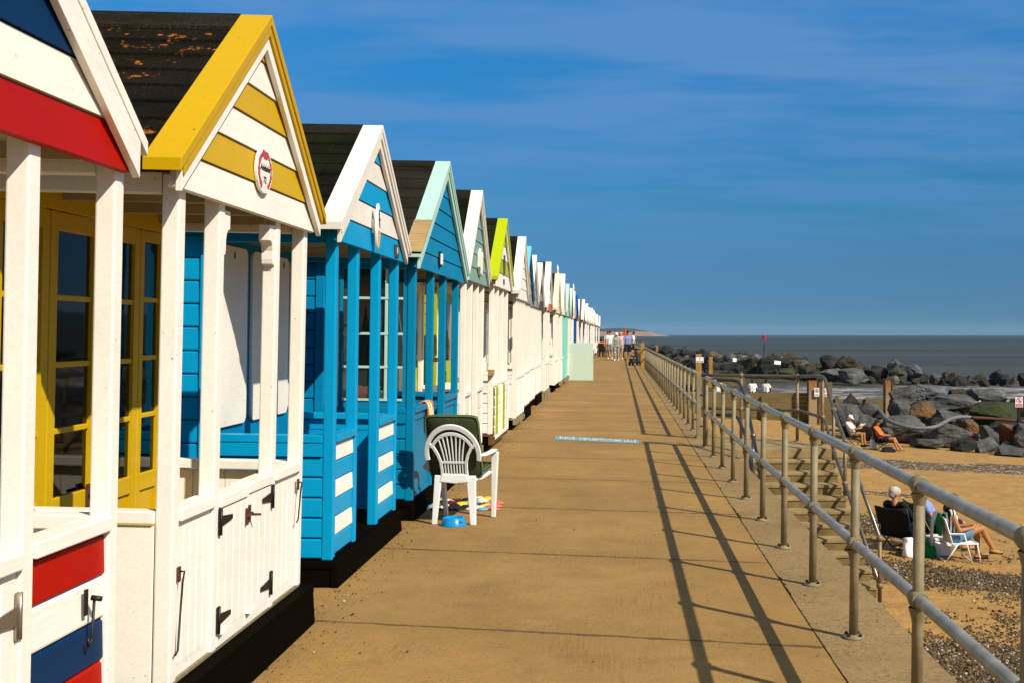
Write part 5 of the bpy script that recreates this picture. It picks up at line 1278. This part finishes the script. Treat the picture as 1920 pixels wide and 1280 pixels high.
drape('towel', 'white towel over the far corner of the lawn chair back', wz+V((-.02, .18, 0)), 0, [(-.12, .66), (-.18, .83), (-.24, .84), (-.30, .68), (-.31, .5), (-.32, .2)], .2, 'c_white', 'towel')
bx = thing('cool_box', sand(5.72, 20.55), .1, 'white cool box on the sand behind the lawn chair', 'cool box')
mb = MB(); mb.box(-.2, .2, -.14, .14, .0, .26, 'c_white'); mb.build('body', bx, .02); mb = MB(); mb.box(-.21, .21, -.15, .15, .265, .33, 'plastic'); mb.build('lid', bx, .02)
mb = MB(); mb.tube([(-.215, 0, .2), (-.225, 0, .36), (.225, 0, .36), (.215, 0, .2)], .012, 'plastic', 8); mb.build('handle', bx)
b2 = sand(5.88, 21.2); camp_chair('folding chair with wooden look arms under the man in blue', b2, R(8), 'c_dgreen', .36, .9, .28, 'c_khaki', .30)
J = sitting(.36, .30, .46, .02, .06)
for k, sd in (('L', 1), ('R', -1)): J['el'+k] = V((-.22, .27*sd, .66)); J['ha'+k] = V((.05, .27*sd, .62))
person('man in blue polo shirt leaning back in a folding chair', b2, R(8), J, (1, .1, -.1), 'c_blue', 'short', ('shorts', 'c_navy'), ('sandal', 'c_black'), 'hair_black', None, 'tan', .010, fat=1.08)
b3 = sand(5.12, 20.7); camp_chair('black reclining chair with its back towards the promenade', b3, R(52), 'c_black', .32, .86, .30, 'iron', .26)
J = sitting(.32, .26, .46, .1, .02)
person('grey haired man in dark clothes seen from behind in a black chair', b3, R(52), J, (.8, -.7, -.2), 'c_black', 'long', ('trousers', 'c_navy'), ('shoe', 'c_black'), 'hair_grey', None, 'skin', .010, fat=1.1)
bag('white bag standing on the sand beside the black chair', sand(5.07, 20.05), .2, .2, .16, .34, 'c_white', False)
bag('dark maroon bag leaning beside the white bag', sand(5.26, 20.1), .1, .16, .2, .36, 'c_maroon')
bag('green bag on the sand between the black chair and the cool box', sand(5.47, 20.25), .4, .26, .2, .26, 'c_green', True)
# sitters beyond the near groyne
def sit_ground(label, px, Y, rz, **k):
    x = (px-VX)*Y/F; J = sitting(.02, .02, .34, .16, .03)
    for q, sd in (('L', 1), ('R', -1)): J['kn'+q] = V((.34, .14*sd, .44)); J['ha'+q] = V((.36, .12*sd, .40)); J['el'+q] = V((.10, .26*sd, .34))
    return person(label, sand(x, Y)+V((0, 0, .02)), rz, J, voxel=.012, **k)
sit_ground('person in white t-shirt with arm raised, sitting beyond the groyne', 1411, 69.5, R(80), shirt='c_white', bottom=('shorts', 'c_navy'), hair='hair_brown', skin='tan')
sit_ground('dark capped man in white t-shirt sitting right of the other beyond the groyne', 1437, 69.5, R(60), shirt='c_white', bottom=('shorts', 'c_black'), hair='hair_black', hat='c_black', skin='tan')
sit_ground('person with red headwear and white top sitting behind the landing rail', 1347, 69.5, R(95), shirt='c_white', bottom=('shorts', 'c_denim'), hair='c_red', skin='tan')
sit_ground('white haired person in dark clothes sitting far off behind the railing posts', 1291, 82, R(70), shirt='c_black', sleeve='long', bottom=('trousers', 'c_black'), hair='c_white')

# ------------------------------------------------------------------ wheelchair with sitter, scooter
wl = V((-1.28, 84, 0)); wc = thing('wheelchair', wl, R(90), 'black wheelchair seen from behind near the far huts', 'wheelchair')
mb = MB(); mb.box(-.27, -.24, -.2, .2, .42, .98, 'c_black'); mb.build('backrest', wc, .01)
mb = MB(); mb.box(-.24, .24, -.2, .2, .44, .49, 'c_black'); mb.build('seat', wc, .01)
mb = MB()
for s_ in (1, -1):
    for pts in ([(-.25, .22*s_, .3), (-.25, .22*s_, .98), (-.36, .22*s_, 1.0)], [(-.25, .22*s_, .3), (.3, .22*s_, .3), (.42, .2*s_, .12)], [(-.25, .22*s_, .68), (.18, .22*s_, .68), (.2, .22*s_, .3)]): mb.tube(pts, .014, 'iron', 8)
mb.build('frame', wc)
for s_ in (1, -1):
    mb = MB(); n = 24; mb.tube([(-.1+.3*math.cos(2*math.pi*k/n), .27*s_, .305+.3*math.sin(2*math.pi*k/n)) for k in range(n+1)], .018, 'c_black', 8)
    for k in range(8): a = 2*math.pi*k/8; mb.tube([(-.1, .27*s_, .305), (-.1+.3*math.cos(a), .27*s_, .305+.3*math.sin(a))], .005, 'steel', 5)
    mb.build('wheel', wc)
    mb = MB(); mb.tube([(.3, .2*s_-.02, .09), (.3, .2*s_+.02, .09)], .085, 'c_black', 14); mb.build('caster', wc)
J = sitting(.42, .04, .45, .05, .02)
for q, sd in (('L', 1), ('R', -1)): J['el'+q] = V((.0, .31*sd, .68)); J['ha'+q] = V((.18, .28*sd, .72))
person('person in orange top sitting in the wheelchair, seen from behind', wl, R(90), J, shirt='c_orange', sleeve='long', bottom=('trousers', 'c_navy'), shoes=('shoe', 'c_black'), hair='hair_black', voxel=.014)
sc = thing('mobility_scooter', (.86, 60.8, 0), R(-75), 'small dark teal mobility scooter parked against the railing', 'scooter')
mb = MB(); mb.prism([(-.36, .13), (.30, .13), (.40, .20), (.34, .26), (.0, .20), (-.06, .34), (-.36, .36)], -.2, .2, 'y', 'c_tealdark'); mb.build('body', sc, .03)
for x in (-.30, .32):
    for s_ in (1, -1): mb = MB(); mb.tube([(x, .17*s_, .11), (x, .25*s_, .11)], .105, 'c_black', 18); mb.build('wheel', sc)
mb = MB(); mb.tube([(.30, 0, .22), (.16, 0, .84)], .028, 'c_black', 10); mb.tube([(.15, -.24, .86), (.18, 0, .84), (.15, .24, .86)], .018, 'c_black', 8); mb.box(.10, .2, -.1, .1, .80, .9, 'c_black'); mb.build('tiller', sc)
mb = MB(); mb.tube([(-.22, 0, .33), (-.22, 0, .46)], .03, 'iron', 10); mb.box(-.38, -.06, -.17, .17, .46, .51, 'c_tealdark'); mb.build('seat', sc, .02)

# ------------------------------------------------------------------ pale mint panel standing open at a hut
pm = thing('windbreak_panel', (-1.36, 40.5, 0), 0, 'pale mint painted board panel standing out square across the promenade', 'panel')
mb = MB(); mb.box(-.49, .46, -.02, .02, .012, 1.325, 'palemint'); mb.build('board', pm, .004)
mb = MB()
for z in (.2, 1.1): mb.box(-.49, .46, .021, .05, z, z+.09, 'palemint')
mb.build('batten', pm)

# ------------------------------------------------------------------ white plastic chair with olive cushion
pc = thing('garden_chair', (-1.372, 10.0, 0), R(-8), 'white plastic garden chair seen from behind, fan slatted back', 'chair')
pc.scale = (.87, 1, 1)
def bk(u, z): return V((u, -.19-.16*max(0, z-.38)/.5, z))
def band(mb, path, wd, th, mat):
    """flat moulded strip following a path on the back plane"""
    n = len(path); vs = []; nrm = V((0, -.95, -.3)).normalized()
    for i, p in enumerate(path):
        t = (path[min(n-1, i+1)]-path[max(0, i-1)]).normalized(); s_ = t.cross(nrm).normalized()
        w_ = wd[i] if isinstance(wd, list) else wd
        for a, b_ in ((-1, -1), (1, -1), (1, 1), (-1, 1)): vs.append(p+s_*w_/2*a+nrm*th/2*b_)
    fs = [(4*i+k, 4*i+(k+1) % 4, 4*i+4+(k+1) % 4, 4*i+4+k) for i in range(n-1) for k in range(4)]+[(0, 1, 2, 3), (4*n-4, 4*n-3, 4*n-2, 4*n-1)]
    mb.add(vs, fs, mat)
mb = MB(); ar = [bk(.262*math.cos(a), .605+.240*math.sin(a)) for a in [math.pi*k/28 for k in range(-2, 31)]]
band(mb, ar, .046, .022, 'plastic'); mb.build('back_arch', pc, .006)
mb = MB(); top = [bk(.215*math.cos(a), .60+.185*math.sin(a)) for a in [math.pi*(.10+.80*k/20) for k in range(21)]]; band(mb, top, .030, .020, 'plastic')
for s_ in (1, -1):
    ctrl = [(.235, .70), (.19, .665), (.15, .60), (.128, .54), (.122, .47), (.127, .38)]
    band(mb, [bk(s_*u, z) for u, z in ctrl], .028, .024, 'plastic')
for k in range(7):
    q = (k-3)/3; pts = []
    for t in [i/10 for i in range(11)]:
        z = .42+(.775-.04*q*q-.42)*t; u = q*(.088 if z < .54 else .088+.052*((z-.54)/.23)**1.4); pts.append(bk(u, z))
    band(mb, pts, .013, .016, 'plastic')
band(mb, [bk(-.118, .535), bk(.118, .535)], .020, .020, 'plastic'); band(mb, [bk(-.125, .425), bk(0, .42), bk(.125, .425)], .03, .022, 'plastic')
mb.build('back_slats', pc, .003)
mb = MB(); n = 10; vs = []
for i in range(n+1):
    t = i/n; y = -.205+.45*t; z = .395+.035*t-.02*math.sin(math.pi*t)-(.05*max(0, t-.9)*10 if t > .9 else 0)*.4
    for u in (-1, -.5, 0, .5, 1): vs.append((u*(.21+.05*t), y, z-.012*(1-u*u)))
mb.add(vs, [(i*5+j, i*5+j+1, i*5+j+6, i*5+j+5) for i in range(n) for j in range(4)], 'plastic', True); st = mb.build('seat', pc); q = st.modifiers.new('t', 'SOLIDIFY'); q.thickness = .018
mb = MB(); mb.prism([(-.15, .365), (0, .352), (.15, .365), (.14, .39), (.125, .43), (-.125, .43), (-.14, .39)], -.222, -.196, 'y', 'plastic'); mb.build('rear_apron', pc, .006)
def leg(p0, p1, w0, w1, d0, d1, nm='leg'):
    mb = MB(); vs = []
    for (p, w_, d_) in ((p0, w0, d0), (p1, w1, d1)):
        for a, b_ in ((-1, -1), (1, -1), (1, 1), (-1, 1)): vs.append((p[0]+a*w_/2, p[1]+b_*d_/2, p[2]))
    mb.add(vs, [(0,1,2,3), (4,5,6,7), (0,1,5,4), (1,2,6,5), (2,3,7,6), (3,0,4,7)], 'plastic'); return mb.build(nm, pc, .006)
leg((-.165, -.20, .42), (-.205, -.21, .0), .075, .045, .03, .04); leg((.165, -.20, .42), (.190, -.21, .0), .095, .052, .03, .04)
leg((-.285, .19, .585), (-.235, .235, .0), .065, .040, .05, .04); leg((.292, .19, .585), (.262, .235, .0), .070, .042, .05, .04)
for s_ in (1, -1):
    mb = MB(); pts = [V((s_*.262, -.255, .60)), V((s_*.285, -.16, .595)), V((s_*.295, .0, .60)), V((s_*.295, .15, .605)), V((s_*.285, .215, .598))]; vs = []
    for i, p in enumerate(pts):
        w_ = (.030, .045, .058, .062, .05)[i]
        for a, b_ in ((-1, -1), (1, -1), (1, 1), (-1, 1)): vs.append((p.x+a*w_/2, p.y, p.z+b_*.011))
    mb.add(vs, [(4*i+k, 4*i+(k+1) % 4, 4*i+4+(k+1) % 4, 4*i+4+k) for i in range(4) for k in range(4)]+[(0,1,2,3), (16,17,18,19)], 'plastic'); mb.build('armrest', pc, .007)
# cushion (its own thing): back pad and seat pad
cu = thing('chair_cushion', (-1.372, 10.0, 0), R(-8), 'olive green padded cushion with piped edges on the white garden chair', 'cushion')
cu.scale = (.90, 1, 1)
def pad(nm, w_, h_, th, M4, rows=9, cols=9, mat='cushion'):
    vs = []; mb = MB()
    for side in (1, -1):
        for j in range(rows+1):
            for i in range(cols+1):
                a, b_ = -1+2*i/cols, -1+2*j/rows
                e = (1-abs(a)**6)*(1-abs(b_)**6); rx = 1-.05*abs(b_)**8; ry = 1-.04*abs(a)**8
                puff = .55+.45*e+.10*math.cos(b_*7)*e+.05*noise.noise(V((a*3, b_*3, side)))
                edge = max(abs(a), abs(b_)) > .999
                vs.append(M4 @ V((a*w_/2*rx, side*th/2*(puff if not edge else .34), b_*h_/2*ry)))
    k = (rows+1)*(cols+1); fs = []
    for s_ in range(2):
        for j in range(rows):
            for i in range(cols): q = s_*k+j*(cols+1)+i; fs.append((q, q+1, q+cols+2, q+cols+1))
    rim = [i for i in range(cols+1)]+[(j+1)*(cols+1)-1 for j in range(1, rows+1)]+[rows*(cols+1)+i for i in range(cols-1, -1, -1)]+[j*(cols+1) for j in range(rows-1, 0, -1)]
    for a, b_ in zip(rim, rim[1:]+rim[:1]): fs.append((a, b_, b_+k, a+k))
    mb.add(vs, fs, mat, True); o = mb.build(nm, cu); q = o.modifiers.new('s', 'SUBSURF'); q.levels = q.render_levels = 1
    for sgn in (0, 1):
        pb = MB(); pb.tube([vs[i+k*sgn] for i in rim]+[vs[rim[0]+k*sgn]], .0055, 'cushion2', 6, False); pb.build('piping', o)
    return o
pad('back_pad', .515, .57, .075, Matrix.Translation((.0, -.222, .665)) @ Matrix.Rotation(R(17.7), 4, 'X'))
pad('seat_pad', .47, .44, .07, Matrix.Translation((.01, .06, .455)) @ Matrix.Rotation(R(-86), 4, 'X'))
mb = MB(); mb.add([(-.26, -.10, .56), (-.20, -.13, .50), (-.215, -.125, .41), (-.335, -.06, .465)], [(0, 1, 2, 3)], 'c_white'); o = mb.build('cloth'); q = o.modifiers.new('t', 'SOLIDIFY'); q.thickness = .006; o.location = (-1.372, 10.0, 0); o.rotation_euler = (0, 0, R(-8)); tag(o, 'small white cloth hanging at the left side of the garden chair', 'cloth')

# dog bowl
db = thing('dog_bowl', (-1.405, 9.76, 0), R(20), 'blue plastic dog bowl on the ground under the garden chair', 'bowl')
mb = MB(); sg = 48; prof_o = [(.112, .002), (.110, .012), (.088, .066), (.084, .070), (.078, .068), (.066, .025), (.0, .020)]
vs = []; 
for r_, z in prof_o:
    for k in range(sg):
        a = 2*math.pi*k/sg; vs.append((r_*math.cos(a), r_*math.sin(a), z))
fs = []
for i in range(len(prof_o)-1):
    for k in range(sg): fs.append((i*sg+k, i*sg+(k+1) % sg, (i+1)*sg+(k+1) % sg, (i+1)*sg+k))
mb.add(vs, fs, 'bowl', True); bw = mb.build('body', db)
mb = MB()
for a0 in (-65, 115):
    pts = []
    for k in range(12):
        q = 2*math.pi*k/12; aa = R(a0)+.20*math.cos(q); zz = .032+.014*math.sin(q); rr_ = .112-(zz-.002)*.375+.0015; pts.append((rr_*math.cos(aa), rr_*math.sin(aa), zz))
    mb.add(pts, [list(range(12))], 'dark')  # flat dark patch painted for the shade inside the grip opening
mb.build('grip_shade_patch', bw)
# crochet blanket
bl = MB(); cols = ['c_wyellow', 'c_black', 'c_cream', 'c_skyb', 'c_navy', 'c_skyb', 'c_wyellow', 'c_maroon', 'c_cream', 'c_navy']
rr = random.Random(8); hexr = .062
for j in range(7):
    for i in range(10):
        cx, cy = -1.80+i*hexr*1.74+(hexr*.87 if j % 2 else 0), 10.62+j*hexr*1.5
        if cx < -1.82 or cx > -1.12 or (i+j) % 13 == 12: continue
        zc = .012+.018*abs(noise.noise(V((cx*6, cy*6, 0))))
        pts = []
        for k in range(6):
            a = R(60*k+30); x, y = cx+hexr*math.cos(a), cy+hexr*math.sin(a); pts.append((x, y, .007+.05*max(0, noise.noise(V((x*5.5, y*5.5, 2.))))))
        top = [(cx+(p[0]-cx)*.7, cy+(p[1]-cy)*.7, p[2]+.012) for p in pts]
        mt = cols[(i*3+j*5+rr.randrange(2)) % len(cols)] if cx < -1.22 else 'c_coral'
        o_ = [(p[0], p[1], .005) for p in pts]
        bl.add(o_+pts+top+[(cx, cy, top[0][2]*.3+top[3][2]*.7+.004)], [(k, (k+1) % 6, 6+(k+1) % 6, 6+k) for k in range(6)]+[(6+k, 6+(k+1) % 6, 12+(k+1) % 6, 12+k) for k in range(6)]+[(12+k, 12+(k+1) % 6, 18) for k in range(6)], mt, True)
tag(bl.build('crochet_blanket'), 'multicoloured crochet hexagon blanket lying on the ground beyond the garden chair', 'blanket')
# beach towel over the teal hut's rail
tw = MB(); vs = []; pts = [(-.10, .86), (-.09, .98), (-.03, 1.015), (.02, 1.0), (.035, .93), (.03, .84), (.028, .80)]; k = 9
for i, (x, z) in enumerate(pts):
    for j in range(k): vs.append((x+.012*math.sin(j*1.8+i), .26*j/(k-1), z+(.0 if i < 4 else -.06*math.sin(j*.7))))
for i in range(len(pts)-1):
    for j in range(k-1): tw.add([vs[i*k+j], vs[i*k+j+1], vs[(i+1)*k+j+1], vs[(i+1)*k+j]], [(0, 1, 2, 3)], ('c_orange', 'c_cream', 'c_orange', 'c_skyb', 'c_cream', 'c_orange', 'c_coral', 'c_cream')[j], True)
o = tw.build('beach_towel'); o.location = (-1.785, 10.62, 0); q = o.modifiers.new('t', 'SOLIDIFY'); q.thickness = .014; q = o.modifiers.new('s', 'SUBSURF'); q.levels = q.render_levels = 1
tag(o, 'orange and cream towel hung over the rail of the teal hut', 'towel')
# ------------------------------------------------------------------ camera, sun, sky
cam = bpy.data.cameras.new('camera'); co_ = bpy.data.objects.new('camera', cam); COL.objects.link(co_); S.camera = co_
co_.location = (0, 0, H); co_.rotation_euler = (R(90), 0, 0)
cam.sensor_width = 36; cam.lens = F/1920*36; cam.shift_x = -(VX-960)/1920; cam.shift_y = (VY-640)/1920; cam.clip_start = .05; cam.clip_end = 20000
el = R(40.2); az = math.atan2(.731, -.682)      # towards the sun, clockwise from +y
sd = V((math.sin(az)*math.cos(el), math.cos(az)*math.cos(el), math.sin(el)))
sl = bpy.data.lights.new('sun', 'SUN'); sl.energy = 4.0; sl.angle = R(.53); sl.color = (1., .93, .80)
so = bpy.data.objects.new('sun', sl); COL.objects.link(so); so.rotation_euler = sd.to_track_quat('Z', 'Y').to_euler(); so.location = (20, -20, 30)
W = bpy.data.worlds.new('World'); S.world = W; W.use_nodes = True
nt = NT(W); bg = nt.n['Background']
sky = nt.node('ShaderNodeTexSky', sky_type='NISHITA'); sky.sun_disc = False; sky.sun_elevation = el; sky.sun_rotation = az; sky.air_density = 1.; sky.dust_density = 0.; sky.ozone_density = 2.
gen = nt.node('ShaderNodeTexCoord').outputs['Generated']
sep = nt.node('ShaderNodeSeparateXYZ', {0: gen}); zz = nt.math('MAXIMUM', sep.outputs[2], .02)
cx = nt.math('DIVIDE', sep.outputs[0], nt.math('ADD', zz, .14)); cy = nt.math('DIVIDE', sep.outputs[1], nt.math('ADD', zz, .14))
cv = nt.node('ShaderNodeCombineXYZ', {0: cx, 1: cy, 2: 0.}).outputs[0]
wp = nt.noise(nt.scale(cv, (.6, 1.2, 1)), 1.3, 3, .5, out=1)
cw = nt.node('ShaderNodeVectorMath', {0: cv, 1: nt.scale(wp, (.35, .35, 0))}, operation='ADD').outputs[0]
n1 = nt.noise(nt.scale(cw, (1.1, 3.0, 1)), 1.0, 8, .60); n2 = nt.noise(nt.scale(cv, (.5, 1.1, 1)), 1.0, 3, .5)
cl = nt.math('MULTIPLY_ADD', nt.ramp(n1, .38, .58), .80, nt.math('MULTIPLY', nt.ramp(n2, .36, .66), .35), clamp=True)
cl = nt.math('MULTIPLY', cl, nt.ramp(sep.outputs[2], .03, .20))
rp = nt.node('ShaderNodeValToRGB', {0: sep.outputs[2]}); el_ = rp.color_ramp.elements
stops = [(0., (.095, .295, .71)), (.058, (.128, .338, .67)), (.105, (.135, .455, .73)), (.27, (.10, .77, 1.25)), (.31, (.3, .9, 1.36)), (.45, (5.2, 3.1, 1.5)), (1., (5.2, 3.0, 1.4))]  # upper stops brightened and warmed above the view to fill the shadows
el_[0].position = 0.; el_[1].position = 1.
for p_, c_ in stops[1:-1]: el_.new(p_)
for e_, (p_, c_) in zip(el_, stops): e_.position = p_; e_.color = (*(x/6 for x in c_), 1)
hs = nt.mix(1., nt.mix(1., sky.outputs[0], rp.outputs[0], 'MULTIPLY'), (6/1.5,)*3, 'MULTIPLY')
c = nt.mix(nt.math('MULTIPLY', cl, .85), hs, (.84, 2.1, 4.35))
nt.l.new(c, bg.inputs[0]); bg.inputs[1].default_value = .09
S.view_settings.view_transform = 'Standard'; S.view_settings.look = 'None'; S.view_settings.exposure = .58; S.view_settings.gamma = 1
S.cycles.max_bounces = 6; S.cycles.diffuse_bounces = 2; S.cycles.glossy_bounces = 3

hz = MB(); hz.box(-2600, 6500, -60, 7000, -6.5, 42, 'c_white'); hz = hz.build('haze'); hz['kind'] = 'stuff'; hz['label'] = 'thin sea haze fading the far coast'; hz['category'] = 'haze'
m = bpy.data.materials.new('sea_haze'); m.use_nodes = True; nt = NT(m); nt.n.remove(nt.n['Principled BSDF'])
pv_ = nt.node('ShaderNodeVolumePrincipled', {'Color': (.62, .80, 1., 1), 'Density': .00005}); nt.l.new(pv_.outputs[0], nt.n['Material Output'].inputs['Volume'])
hz.data.materials.clear(); hz.data.materials.append(m)
